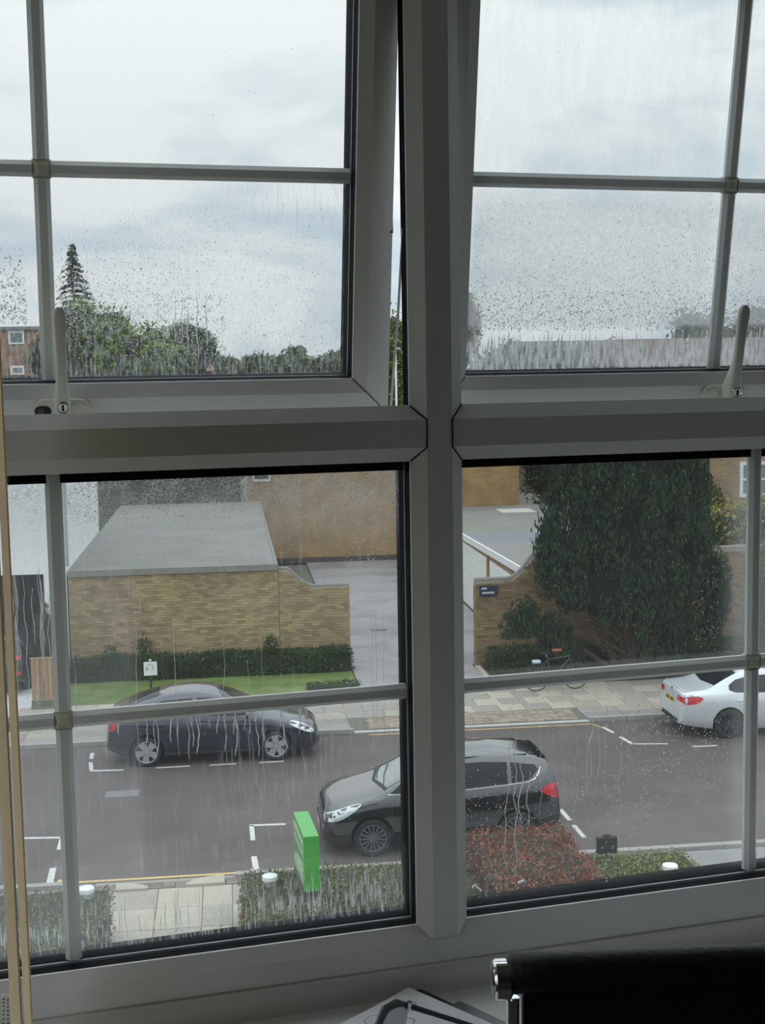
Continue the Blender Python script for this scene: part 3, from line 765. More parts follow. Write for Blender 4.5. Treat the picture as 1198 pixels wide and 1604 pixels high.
for c, r, a0 in (((-.02, 18.84), (.62, .33), PI/2), ((-1.74, 18.80), (.52, .26), 0)):      # rounded concrete pieces either side of the path mouth
    a = [(c[0]+r[0]*math.cos(t), c[1]+r[1]*math.sin(t)) for t in [a0+PI/2*k/10 for k in range(11)]]+[c]
    MB().prism(a, 'z', .02, .10).build('corner_stone', M_SLAB[1], fpth, bevel=.01)
def paint(name, label, m, *lines):
    """lines: (u0, v0, u1, v1) centre lines 9 cm wide laid 3 mm above the road"""
    b = MB()
    for (a, b0, c, d), w in lines:
        p, q = Vector((a, b0)), Vector((c, d)); t = (q-p).normalized(); n = Vector((-t.y, t.x))*w/2
        b.prism([tuple(p-n), tuple(q-n), tuple(q+n), tuple(p+n)], 'z', -.01, .004)
    o = b.build(name, m); on_street(o); tag(o, label, kind='structure'); return o
L = .085
paint('bay_marking', 'white corner mark of the left near parking bay', M_LINE, ((-3.7, 21.72, -2.88, 21.62), L), ((-2.90, 21.66, -2.88, 21.02), L), ((-2.87, 20.16, -2.83, 19.25), .11))
paint('bay_marking', 'white corner mark in front of the black car', M_LINE, ((.42, 21.70, 1.08, 21.66), L), ((.46, 21.70, .47, 20.92), L), ((.47, 20.14, .50, 19.44), .10))
paint('bay_marking', 'white tick marks behind the black car', M_LINE, ((6.18, 21.62, 6.20, 21.0), L), ((6.20, 20.75, 6.22, 20.1), L))
paint('bay_marking', 'white corner mark behind the navy car', M_LINE, ((-2.80, 25.58, -2.12, 25.52), L), ((-2.78, 25.60, -2.86, 26.2), L), ((-2.87, 26.45, -2.89, 26.9), L))
for i, (a, b) in enumerate(((-1.45, -.75), (-.35, .22), (.70, 1.22))):
    paint('bay_dash', ('first', 'second', 'third')[i]+' white bay dash from the left below the navy car', M_LINE, ((a, 25.55, b, 25.56), .07))
paint('bay_marking', 'white corner mark behind the silver saloon', M_LINE, ((8.55, 26.95, 8.65, 26.45), L), ((8.70, 26.1, 8.80, 25.50), L), ((8.78, 25.52, 9.55, 25.40), .06))
paint('bay_dash', 'white bay dash beside the silver saloon', M_LINE, ((10.0, 25.10, 10.55, 25.08), .07))
paint('yellow_line', 'yellow kerb line across the path mouth', M_YLINE, ((-2.78, 19.46, .44, 19.44), .075), ((-2.72, 19.36, -2.68, 19.62), .07), ((.40, 19.36, .43, 19.58), .07))
paint('yellow_line', 'yellow kerb line at right beyond the green hedge', M_YLINE, ((6.35, 19.46, 20, 19.46), .075))
paint('yellow_line', 'faint yellow line along the far crossing', M_YLINE, ((3.2, 27.25, 8.4, 27.25), .05), ((8.36, 27.3, 8.5, 26.95), .05))
ac = MB().box(4.55, 5.05, 38.95, 39.2, .02, .04).build('access_cover', mat('rusty_iron', (.13, .11, .10), .8, var=.3, vscale=8)); on_street(ac); tag(ac, 'small dark access cover in the driveway', 'cover')
ac = MB().box(-2.35, -1.7, 23.75, 24.15, -.02, .003).build('road_patch', mat('patch_asphalt', (.20, .185, .18), .8, var=.1)); on_street(ac); tag(ac, 'pale square patch in the road', kind='structure')

# ------------------------------------------------------------------ brickwork helper
def bricks(name, parent, m, f_top, u0, u1, v, z0=0.0, bw=.225, bh=.075, side=-1, depth=.012, axis='u'):
    """a face of single raised bricks with recessed joints, up to the height f_top(u)"""
    b = MB(); j = 0; z = z0
    while z < 6:
        off = -bw/2 if j % 2 else 0; u = u0+off; anyb = False
        while u < u1:
            a, c = max(u, u0)+.005, min(u+bw, u1)-.005
            if c-a > .03 and z+bh <= f_top((a+c)/2)+.02:
                d = depth*R_.uniform(.8, 1.2); y0, y1 = (v-d, v+.01) if side < 0 else (v-.01, v+d)
                if axis == 'u': b.box(a, c, y0, y1, z+.004, z+bh-.004)
                else: b.box(y0, y1, a, c, z+.004, z+bh-.004)
                anyb = True
            u += bw
        if not anyb: break
        z += bh; j += 1
    o = b.build(name, m, parent); o['kind'] = 'stuff'; return o
M_MORT = mat('mortar', (.36, .32, .25), .95, var=.08, vscale=3)
M_BRK = mat('stock_brick', (.36, .26, .155), .9, island=.26, var=.12, vscale=.9, col2=(.38, .295, .155), c2scale=.5)
M_BRK2 = mat('brown_brick', (.27, .185, .10), .9, island=.28, var=.12, vscale=.9)
M_COPE = mat('grey_coping', (.25, .24, .22), .9, var=.1, vscale=4)
M_FELT = mat('grey_roof_felt', (.235, .225, .21), .85, var=.08, vscale=1.2, col2=(.20, .20, .17), c2scale=.6); M_FELTD = mat('dark_roof_felt', (.19, .20, .215), .8, var=.06, vscale=1)
def house(name, label): 
    r = thing(name, label, 'building', (0, 0, GZ), SA); return r
# ------------------------------------------------------------------ brick garage with flat roof, and the wall stepping down beside it
g = house('brick_garage', 'low yellow brick garage with flat grey roof across the street')
MB().box(-4.15, 1.50, 34.21, 52.4, 0, 2.86).build('wall', M_MORT, g)
bricks('brickwork', g, M_BRK, lambda u: 2.80, -4.15, 1.50, 34.21)
for k in range(6):
    MB().box(-4.16, 1.50, 34.14+3.05*k, 34.14+3.05*(k+1)+.06, 2.86, 2.93+.004*(k % 2)).build('roof_felt', M_FELT, g)
MB().box(-4.16, 1.505, 34.13, 34.19, 2.80, 2.965).build('roof_edge', M_COPE, g)
MB().box(1.44, 1.50, 34.19, 52.4, 2.80, 2.965).build('roof_edge', M_COPE, g)
g = house('garden_wall', 'yellow brick wall with swept top beside the driveway')
def topL(u):
    return 2.84 if u < 1.78 else (2.33+.51*(1-math.sin(min(1, (u-1.78)/.72)*PI/2)) if u < 2.5 else 2.33)
vs = [(1.512+1.948*k/24) for k in range(25)]
MB().prism([(1.512, 0), (3.46, 0)]+[(u, topL(u)-.06) for u in reversed(vs)], 'y', 34.23, 34.46).build('wall', M_MORT, g)
bricks('brickwork', g, M_BRK, lambda u: topL(u)-.06, 1.512, 3.46, 34.23)
bricks('brickwork', g, M_BRK, lambda u: 2.27, 34.23, 34.46, 3.455, side=1, axis='v')
MB().tube([(u, 34.34, topL(u)-.03) for u in vs], .05, 8).build('coping', M_COPE, g)

# ------------------------------------------------------------------ brick wall on the right, swept up behind the cypress
g = house('garden_wall', 'tall brown brick wall with street plate behind the cypress')
def topR(u):
    return 2.44 if u < 7.75 else (2.44+.66*(1-math.cos(min(1, (u-7.75)/.75)*PI/2)) if u < 8.5 else 3.10)
vs = [6.86+(8.6-6.86)*k/24 for k in range(25)]+[12, 16, 22]
MB().prism([(6.86, 0), (22, 0)]+[(u, topR(u)-.05) for u in reversed(vs)], 'y', 33.42, 33.70).build('wall', M_MORT, g)
bricks('brickwork', g, M_BRK2, lambda u: topR(u)-.06, 6.86, 16.2, 33.42)
bricks('brickwork', g, M_BRK2, lambda u: 2.38, 33.42, 33.70, 6.86, axis='v')
MB().tube([(u, 33.56, topR(u)-.02) for u in vs], .075, 8).build('coping', M_COPE, g)
g = MB().box(6.96, 7.46, 33.370, 33.393, 1.99, 2.28).build('street_plate', mat('navy_plate', (.025, .035, .075), .4), bevel=.004); on_street(g)
tag(g, 'dark blue street name plate on the brown brick wall', 'sign')
for (a, b, z) in ((7.02, 7.06, 2.18), (7.075, 7.10, 2.18), (7.11, 7.16, 2.18)) + tuple((7.04+.043*k, 7.04+.043*k+.030, 2.06) for k in range(8)):
    MB().box(a, b, 33.365, 33.371, z, z+.055).build('lettering', M_WHITEPAINT, g)

# ------------------------------------------------------------------ white house on the left
M_REND = mat('white_render', (.90, .91, .92), .85, var=.025, vscale=.7)
g = house('white_house', 'white rendered house with dark undercroft at the left')
w = MB(); w.box(-16, -4.19, 34.2, 34.45, 2.9, 7.2); w.box(-4.79, -4.19, 34.2, 34.45, 0, 2.9); w.box(-16, -8.6, 34.2, 34.45, 0, 2.9)
w.box(-4.44, -4.19, 34.45, 43.6, 0, 7.2); w.box(-16, -4.19, 43.35, 43.6, 0, 7.2); w.box(-16, -15.75, 34.45, 43.35, 0, 7.2)
w.build('wall', M_REND, g)
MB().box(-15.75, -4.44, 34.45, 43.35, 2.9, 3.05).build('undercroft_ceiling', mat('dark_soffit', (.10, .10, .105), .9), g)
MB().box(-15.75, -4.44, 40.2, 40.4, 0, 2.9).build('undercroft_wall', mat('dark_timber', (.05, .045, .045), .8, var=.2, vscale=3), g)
MB().box(-16.1, -4.1, 34.1, 43.7, 7.2, 7.35).build('roof', M_FELTD, g)
MB().tube([(-4.14, 34.16, 3.1), (-4.14, 34.16, 7.2)], .045, 10).build('drainpipe', mat('grey_pipe', (.36, .38, .40), .5), g, smooth=True)
# ------------------------------------------------------------------ long brick building behind the yard
g = house('brick_building', 'orange brown brick building behind the garages')
MB().box(1.05, 12.85, 54.5, 62, 0, 6.2).build('wall', brick_mat('orange_brick', (.42, .25, .10), (.33, .20, .085), (.36, .28, .18)), g)
MB().box(.95, 12.95, 54.4, 62.1, 6.2, 6.4).build('roof', M_FELTD, g)
MB().box(1.05, 12.85, 54.44, 54.5, 0, .25).build('plinth', mat('dark_plinth', (.10, .09, .085), .9), g)
wd = MB().box(1.25, 2.0, 54.44, 54.52, 3.6, 5.0).build('window', M_WHITEPAINT, g); MB().box(1.32, 1.93, 54.43, 54.46, 3.7, 4.9).build('pane', M_CARGLASS, wd)
# ------------------------------------------------------------------ garages with white doors
g = house('garage_block', 'row of garages with white doors and flat grey felt roof')
def rz(v): return 2.62-.36*(v-34.2)/20
MB().add([(8.42, 34.2, 0), (14.5, 34.2, 0), (14.5, 54.4, 0), (8.42, 54.4, 0), (8.42, 34.2, rz(34.2)-.1), (14.5, 34.2, rz(34.2)-.1), (14.5, 54.4, rz(54.4)-.1), (8.42, 54.4, rz(54.4)-.1)],
         [(0,3,2,1), (4,5,6,7), (0,1,5,4), (1,2,6,5), (2,3,7,6), (3,0,4,7)]).build('wall', brick_mat('garage_brick', (.30, .2, .11), (.25, .17, .09), (.3, .26, .2)), g)
vv = 34.15; k = 0
while vv < 54.4:
    v2 = min(54.45, vv+(3.3 if k != 1 else 2.8)); m = M_FELTD if k in (2,) else M_FELT
    MB().add([(8.36, vv, rz(vv)-.1), (14.6, vv, rz(vv)-.1), (14.6, v2+.05, rz(v2)-.1), (8.36, v2+.05, rz(v2)-.1), (8.36, vv, rz(vv)+.004*(k % 2)), (14.6, vv, rz(vv)+.004*(k % 2)), (14.6, v2+.05, rz(v2)+.004*(k % 2)), (8.36, v2+.05, rz(v2)+.004*(k % 2))],
             [(0,3,2,1), (4,5,6,7), (0,1,5,4), (1,2,6,5), (2,3,7,6), (3,0,4,7)]).build('roof_felt', m, g)
    vv = v2; k += 1
MB().add([(8.30, 34.1, rz(34.1)-.20), (8.36, 34.1, rz(34.1)-.20), (8.36, 54.4, rz(54.4)-.20), (8.30, 54.4, rz(54.4)-.20), (8.30, 34.1, rz(34.1)+.01), (8.36, 34.1, rz(34.1)+.01), (8.36, 54.4, rz(54.4)+.01), (8.30, 54.4, rz(54.4)+.01)],
         [(0,3,2,1), (4,5,6,7), (0,1,5,4), (1,2,6,5), (2,3,7,6), (3,0,4,7)]).build('fascia', M_WHITEPAINT, g)
for d0 in (34.35, 39.48, 44.61, 49.74):
    dr = MB().box(8.38, 8.42, d0, d0+4.62, .02, 2.15).build('garage_door', M_WHITEPAINT, g)
    for q in range(6): MB().box(8.365, 8.385, d0+.03, d0+4.59, .05+.345*q, .05+.345*q+.325).build('door_panel', M_WHITEPAINT, dr, bevel=.006)
    MB().box(8.365, 8.42, d0-.2, d0-.02, 0, 2.3).build('door_post', mat('orange_timber', (.40, .24, .10), .7, var=.15, vscale=4), g)
MB().box(11.2, 12.6, 50.2, 51.6, 2.30, 2.42).build('roof_hatch', mat('pale_hatch', (.52, .50, .46), .8), g)

# ------------------------------------------------------------------ brick house on the right
g = house('brick_house', 'brown brick house with white sash windows at the right')
M_HB = brick_mat('house_brick', (.33, .22, .12), (.25, .165, .09), (.34, .29, .22))
MB().box(15.6, 28, 46, 54, 0, 6.6).build('wall', M_HB, g)
MB().prism([(45.6, 6.5), (54.4, 6.5), (50, 9.3)], 'x', 15.35, 28.3).build('roof', mat('brown_tile', (.105, .075, .06), .85, var=.15, vscale=3, bump=.4, bscale=12), g)
for (a, b, z0, z1) in ((16.15, 17.43, 3.58, 4.85), (19.43, 20.85, 3.20, 4.55), (22.6, 24.0, 3.2, 4.55)):
    wd = ring(MB(), a, b, z0, z1, 45.93, 46.02, .13).build('window', M_WHITEPAINT, g)
    MB().box(a+.1, b-.1, 45.97, 46.0, z0+.1, z1-.1).build('pane', mat('pale_pane', (.16, .19, .20), .08, spec=.8), wd)
    br = MB(); br.box(a+.1, b-.1, 45.94, 45.97, (z0+z1)/2-.04, (z0+z1)/2+.04); br.box((a+b)/2-.025, (a+b)/2+.025, 45.945, 45.97, z0+.1, z1-.1)
    br.build('sash_bar', M_WHITEPAINT, wd)
MB().tube([(18.15, 45.93, 2.2), (18.15, 45.93, 6.5)], .075, 10).build('drainpipe', M_BLACK, g, smooth=True)

# ------------------------------------------------------------------ far houses
def far_house(label, u0, u1, v0, v1, zw, zr, wm, wins, roofm, hip=True):
    g = house('far_house', label)
    MB().box(u0, u1, v0, v1, 0, zw).build('wall', wm, g)
    vm = (v0+v1)/2
    if zr > zw+.5: MB().prism([(v0-.3, zw), (v1+.3, zw), (vm, zr)], 'x', u0-.3, u1+.3).build('roof', roofm, g)
    else: MB().box(u0-.2, u1+.2, v0-.2, v1+.2, zw, zr).build('roof', roofm, g)
    for (a, b, c, d) in wins:
        f = MB().box(a, b, v0-.06, v0+.02, c, d).build('window', M_WHITEPAINT, g); MB().box(a+.14, b-.14, v0-.09, v0-.05, c+.14, d-.14).build('pane', mat('pale_pane', (.16, .19, .20), .08), f)
M_FB = brick_mat('far_brick', (.30, .17, .11), (.25, .14, .09), (.3, .24, .19)); M_FR = mat('far_roof', (.25, .13, .10), .9, var=.1, vscale=1)
far_house('flat topped brown brick house beyond the trees at far left', -24, -11.4, 90, 98, 11.4, 11.62, M_FB, [(-14.25, -13.2, 10.45, 11.35), (-18, -17, 10.45, 11.35), (-14.2, -13.3, 8.4, 9.0)], M_FELTD)
far_house('long distant brick terrace with red roof on the left skyline', -12, 26, 150, 158, 8.6, 9.9, M_FB, [(-2+4*k, -.8+4*k, 6.2, 7.8) for k in range(7)], M_FR)
far_house('distant brick terrace with brown roof on the right skyline', 20, 60, 84, 92, 8.3, 10.1, brick_mat('dark_far_brick', (.14, .09, .065), (.11, .075, .055), (.16, .13, .11)), [(22+4*k, 23.2+4*k, 6, 7.5) for k in range(8)], mat('dark_slate', (.085, .08, .08), .8))
# ================================================================== CARS
def curve(pts):
    """monotone cubic through (x, y) control points"""
    pts = sorted(pts); X = [p[0] for p in pts]; Y = [p[1] for p in pts]; n = len(X)
    h = [X[i+1]-X[i] for i in range(n-1)]; d = [(Y[i+1]-Y[i])/h[i] for i in range(n-1)]
    m = [d[0]]+[0 if d[i-1]*d[i] <= 0 else 2*d[i-1]*d[i]/(d[i-1]+d[i]) for i in range(1, n-1)]+[d[-1]]
    def f(x):
        x = min(max(x, X[0]), X[-1]); i = 0
        while i < n-2 and x > X[i+1]: i += 1
        t = (x-X[i])/h[i]; t2, t3 = t*t, t*t*t
        return (2*t3-3*t2+1)*Y[i]+(t3-2*t2+t)*h[i]*m[i]+(-2*t3+3*t2)*Y[i+1]+(t3-t2)*h[i]*m[i+1]
    return f
def smoothbody(me): smooth_mesh(me, .75)
class Car:
    def __init__(s, name, label, sp, loc, rz, group='cars parked along the street'):
        s.root = thing(name, label, 'car', loc, rz, group); s.sp = sp
        T, B, Wd, Wr = curve(sp['top']), curve(sp['belt']), curve(sp['width']), curve(sp['roofw'])
        zb = curve(sp['bottom'])
        x0, x1 = sp['top'][-1][0], sp['top'][0][0]
        xs = sorted(set([x0, x1]+[x0+(x1-x0)*(.5-.5*math.cos(PI*i/70)) for i in range(71)]))
        S = []
        for x in xs:
            t, w, wr, b0 = T(x), Wd(x), Wr(x), zb(x)
            b = min(B(x), t-.03); cr = sp.get('crown', .05)*min(1, wr/.6)
            ts = max(b+.012, t-cr); hh = b-b0
            h = [(0, b0), (w*.70, b0), (w*.90, b0+.02), (w*.975, b0+.11*min(1, hh/.4)), (w*.995, b0+hh*.38), (w, b0+hh*.62), (w*.992, b0+hh*.80), (w*.975, b0+hh*.92), (w*.945, b)]
            wb = w*.945; wr_ = min(wr, wb-.004)
            for q in (.06, .25, .5, .75, .92): 
                e = q**1.25
                h.append((wb+(wr_-wb)*e, b+(ts-b)*q))
            h += [(wr_-.004, ts), (wr_*.96, ts+(t-ts)*.35), (wr_*.80, ts+(t-ts)*.72), (wr_*.5, ts+(t-ts)*.93), (wr_*.2, t), (0, t)]
            S.append((x, h))
        N = len(S[0][1]); vs = []; fs = []
        for x, h in S:
            for y, z in h: vs.append((x, y, z))
            for y, z in h[1:-1]: vs.append((x, -y, z))
        R = N+N-2
        def idx(i, k, side):
            return i*R+(k if side > 0 or k in (0, N-1) else N+k-1)
        for i in range(len(S)-1):
            for k in range(N-1):
                for sd in (1, -1):
                    q = [idx(i, k, sd), idx(i+1, k, sd), idx(i+1, k+1, sd), idx(i, k+1, sd)]
                    fs.append(tuple(q if sd > 0 else q[::-1]))
        for i in (0, len(S)-1):
            loop = [idx(i, k, 1) for k in range(N)]+[idx(i, k, -1) for k in range(N-2, 0, -1)]
            fs.append(tuple(loop))
        body = MB().add(vs, fs).build('body', sp['paint'], s.root)
        bm = bmesh.new(); bm.from_mesh(body.data); s.bvh = BVHTree.FromBMesh(bm); bm.free()
        # wheel arches
        cut = MB()
        for wx in sp['axles']:
            for sd in (-1, 1):
                w = Wd(wx); a, b = sorted((sd*(w-.27), sd*(w+.2))); r = sp['arch']
                cut.prism([(wx+r*math.cos(2*PI*k/28), sp['rad']+.015+r*math.sin(2*PI*k/28)) for k in range(28)], 'y', a, b)
        co = cut.build('cutter', M_WELL, s.root); bpy.context.view_layer.update()
        md = body.modifiers.new('arch', 'BOOLEAN'); md.object = co; md.operation = 'DIFFERENCE'; md.solver = 'EXACT'
        md.material_mode = 'TRANSFER'
        dg = bpy.context.evaluated_depsgraph_get(); me = bpy.data.meshes.new_from_object(body.evaluated_get(dg))
        body.modifiers.clear(); body.data = me; smoothbody(me); me.name = 'car_body'
        bpy.data.objects.remove(co)
        s.body = body; s.Wd = Wd
        for wx in sp['axles']:
            for sd in (-1, 1): s.wheel(wx, sd)
    def wheel(s, wx, sd):
        sp = s.sp; R = sp['rad']; tw = .205; y1 = sd*(s.Wd(wx)-.012); y0 = y1-sd*tw; rr = R*sp.get('rimf', .70)
        a = [(rr, y1-sd*.012), (rr*1.04, y1-sd*.002), (R*.90, y1), (R*.975, y1-sd*.02), (R, y1-sd*.05), (R, y0+sd*.05), (R*.97, y0+sd*.015), (rr, y0)]
        t = MB().lathe(a, 40, 'y', (wx, 0, R)).build('wheel', M_TYRE, s.root, smooth=.6)
        rim = MB().lathe([(rr*1.01, y1-sd*.008), (rr*.97, y1-sd*.006), (rr*.93, y1-sd*.014), (rr*.90, y1-sd*.09), (0, y1-sd*.10)], 40, 'y', (wx, 0, R))
        rim.build('rim_barrel', mat('dark_rim', (.05, .05, .055), .5, metal=.5) , t, smooth=.6)
        sk = MB(); n = sp['spokes']; ph = .3*wx
        hub = [(0, y1-sd*.008), (rr*.20, y1-sd*.008), (rr*.24, y1-sd*.02), (rr*.24, y1-sd*.05)]
        sk.lathe(hub, 16, 'y', (wx, 0, R)); sk.lathe([(rr*1.015, y1-sd*.007), (rr*1.0, y1-sd*.001), (rr*.93, y1-sd*.004), (rr*.91, y1-sd*.03)], 40, 'y', (wx, 0, R))
        wa, wb = sp['spokew']
        for k in range(n):
            ang = 2*PI*k/n+ph; c, q = math.cos(ang), math.sin(ang)
            def P(r, off, y): return (wx+r*c-off*q, y, R+r*q+off*c)
            r0, r1 = rr*.16, rr*.95; ya, yb = y1-sd*.006, y1-sd*.035
            sk.add([P(r0, -wa, ya), P(r0, wa, ya), P(r1, wb, ya), P(r1, -wb, ya), P(r0, -wa, yb), P(r0, wa, yb), P(r1, wb, yb), P(r1, -wb, yb)],
                   [(0,1,2,3), (4,7,6,5), (0,4,5,1), (1,5,6,2), (2,6,7,3), (3,7,4,0)])
        sk.build('rim_spokes', sp.get('alloy', M_ALLOY), t, smooth=.5)
    def hit(s, o, d):
        h = s.bvh.ray_cast(Vector(o), Vector(d))
        if h[0] is None:
            h = s.bvh.find_nearest(Vector(o)+Vector(d)*2.2)
        return h[0], h[1]
    def patch(s, name, poly, view, material, parent=None, off=.005, smoothn=0, step=.07, thick=.004):
        """a panel lying on the body: outline drawn in a side, top, front or rear view and dropped onto the surface"""
        if smoothn: poly = [tuple(p) for p in spline(poly, smoothn, True)]
        bm = bmesh.new(); f = bm.faces.new([bm.verts.new((p[0], p[1], 0)) for p in poly])
        lo = [min(p[i] for p in poly) for i in (0, 1)]; hi = [max(p[i] for p in poly) for i in (0, 1)]
        for ax in (0, 1):
            n = int((hi[ax]-lo[ax])/step)
            for k in range(1, n+1):
                co = [0, 0, 0]; co[ax] = lo[ax]+(hi[ax]-lo[ax])*k/(n+1); no = [0, 0, 0]; no[ax] = 1
                bmesh.ops.bisect_plane(bm, geom=bm.verts[:]+bm.edges[:]+bm.faces[:], plane_co=co, plane_no=no)
        back = {}
        for v in bm.verts:
            a, b = v.co.x, v.co.y
            if view in ('left', 'right'):
                sd = 1 if view == 'left' else -1; o = (a, sd*3, b); d = (0, -sd, 0)
            elif view == 'top': o = (a, b, 4); d = (0, 0, -1)
            elif view == 'front': o = (4, a, b); d = (-1, 0, 0)
            else: o = (-4, a, b); d = (1, 0, 0)
            p, n = s.hit(o, d)
            if n.dot(Vector(d)) > 0: n = -n
            v.co = p+n*off
        bmesh.ops.recalc_face_normals(bm, faces=bm.faces)
        me = bpy.data.meshes.new(name); bm.to_mesh(me); bm.free(); me.shade_smooth(); me.materials.append(material)
        o = link(name, me, parent or s.root)
        return o
    def strip(s, name, pts, view, material, r=.01, off=.004, parent=None):
        out = []
        for a, b in pts:
            if view in ('left', 'right'):
                sd = 1 if view == 'left' else -1; p, n = s.hit((a, sd*3, b), (0, -sd, 0))
            elif view == 'top': p, n = s.hit((a, b, 4), (0, 0, -1))
            elif view == 'front': p, n = s.hit((4, a, b), (-1, 0, 0))
            else: p, n = s.hit((-4, a, b), (1, 0, 0))
            out.append(p+n*off)
        return MB().tube(out, r, 6).build(name, material, parent or s.root, smooth=True)
    def mirrors(s, x, z, m):
        for sd in (-1, 1):
            y = sd*(s.Wd(x)*.93)
            MB().add(*ellip((x, y+sd*.11, z), (.055, .095, .065), 10, 7)).build('door_mirror', m, s.root, smooth=True)
            MB().tube([(x-.01, y-sd*.02, z-.05), (x, y+sd*.06, z-.02)], .018, 6).build('mirror_arm', M_BLACK, s.root)
    def plate(s, view, y, z, m, w=.52, h=.11):
        f = s.patch('number_plate', [(y-w/2, z-h/2), (y+w/2, z-h/2), (y+w/2, z+h/2), (y-w/2, z+h/2)], view, m, off=.012, step=.3)
        return f
def ellip(c, r, nu=12, nv=8):
    vs = []; fs = []
    for j in range(nv+1):
        t = PI*j/nv
        for i in range(nu):
            a = 2*PI*i/nu; vs.append((c[0]+r[0]*math.sin(t)*math.cos(a), c[1]+r[1]*math.sin(t)*math.sin(a), c[2]+r[2]*math.cos(t)))
    for j in range(nv):
        for i in range(nu):
            fs.append((j*nu+i, j*nu+(i+1) % nu, (j+1)*nu+(i+1) % nu, (j+1)*nu+i))
    return vs, fs
M_NAVY = mat('navy_car_paint', (.010, .014, .035), .22, metal=.2, coat=.9, coat_ior=1.8)
M_CBLACK = mat('black_car_paint', (.007, .007, .008), .22, coat=1.0, coat_ior=1.95)
M_CSILV = mat('silver_white_car_paint', (.66, .69, .72), .25, metal=.25, coat=.7)
M_CGREY = mat('charcoal_car_paint', (.02, .021, .024), .25, coat=.6)
M_TRIM = mat('black_car_trim', (.015, .015, .016), .55)

# ------------------------------------------------------------------ navy hatchback, nose to the right
sp = dict(paint=M_NAVY, rad=.315, arch=.365, axles=(1.30, -1.40), spokes=5, spokew=(.055, .072), rimf=.74, crown=.05,
  top=[(2.23, .52), (2.21, .62), (2.10, .71), (1.85, .80), (1.45, .90), (1.10, .985), (.92, 1.04), (.30, 1.345), (-.05, 1.45), (-.45, 1.49), (-.85, 1.47), (-1.35, 1.375), (-1.85, 1.20), (-2.08, 1.10), (-2.16, 1.02), (-2.22, .85), (-2.23, .52)],
  belt=[(2.23, .48), (2.1, .62), (1.5, .84), (.95, .93), (0, .96), (-1.0, 1.01), (-1.8, 1.06), (-2.1, 1.04), (-2.23, .50)],
  width=[(2.23, .60), (2.15, .74), (1.95, .83), (1.5, .872), (0, .873), (-1.5, .872), (-2.0, .84), (-2.17, .78), (-2.23, .68)],
  roofw=[(2.23, .45), (1.95, .70), (1.2, .78), (.9, .76), (.3, .62), (-.3, .575), (-1.2, .565), (-1.8, .60), (-2.1, .66), (-2.23, .60)],
  bottom=[(2.23, .26), (2.0, .20), (1.3, .17), (-1.4, .18), (-1.9, .24), (-2.23, .36)])
hb = Car('hatchback_car', 'navy blue hatchback with silver five-spoke wheels parked by the far kerb', sp, SW(-.24, 26.50), SA)
for v in ('left', 'right'):
    hb.patch('side_window', [(.80, 1.00), (.30, 1.005), (-.34, 1.03), (-.34, 1.375), (-.10, 1.37), (.18, 1.29)], v, M_CARGLASS)
    hb.patch('side_window', [(-.42, 1.03), (-1.15, 1.065), (-1.27, 1.20), (-1.30, 1.27), (-1.0, 1.345), (-.42, 1.38)], v, M_CARGLASS)
    hb.patch('quarter_window', [(-1.24, 1.075), (-1.62, 1.105), (-1.42, 1.215), (-1.36, 1.25)], v, M_CARGLASS)
    hb.strip('door_seam', [(.95, .92), (.90, .60), (.82, .30)], v, M_BLACK, .004, .000)
    hb.strip('door_seam', [(-.38, 1.02), (-.38, .6), (-.36, .28)], v, M_BLACK, .004, .000)
    hb.strip('door_handle', [(-.10, .86), (-.30, .87)], v, M_NAVY, .014, .012)
    hb.strip('door_handle', [(-.98, .90), (-1.18, .91)], v, M_NAVY, .014, .012)
    hb.strip('sill_trim', [(.85, .25), (-.9, .25)], v, M_TRIM, .03, .0)
    hb.patch('headlamp', [(2.12, .60), (2.02, .57), (1.80, .66), (1.60, .78), (1.66, .82), (1.90, .74)], v, M_LENS, smoothn=3)
    hb.patch('tail_lamp', [(-2.18, .82), (-2.06, .80), (-1.98, .92), (-2.02, 1.04), (-2.12, 1.03)], v, M_REDLAMP, smoothn=3)
hb.patch('windscreen', [(.88, .62), (.98, 0), (.88, -.62), (.60, -.58), (.20, -.52), (.10, 0), (.20, .52), (.60, .58)], 'top', M_CARGLASS, step=.12)
hb.patch('rear_window', [(-1.15, .46), (-1.12, 0), (-1.15, -.46), (-1.75, -.50), (-1.80, 0), (-1.75, .50)], 'top', M_CARGLASS, step=.12)
hb.patch('rear_lower_window', [(-.5, .90), (.5, .90), (.48, 1.03), (-.48, 1.03)], 'rear', M_CARGLASS, step=.12)
hb.patch('grille', [(-.45, .36), (.45, .36), (.38, .50), (-.38, .50)], 'front', M_TRIM, step=.12)
hb.plate('front', 0, .42, M_WPLATE); hb.plate('rear', 0, .72, M_YPLATE); hb.mirrors(.72, 1.03, M_NAVY)

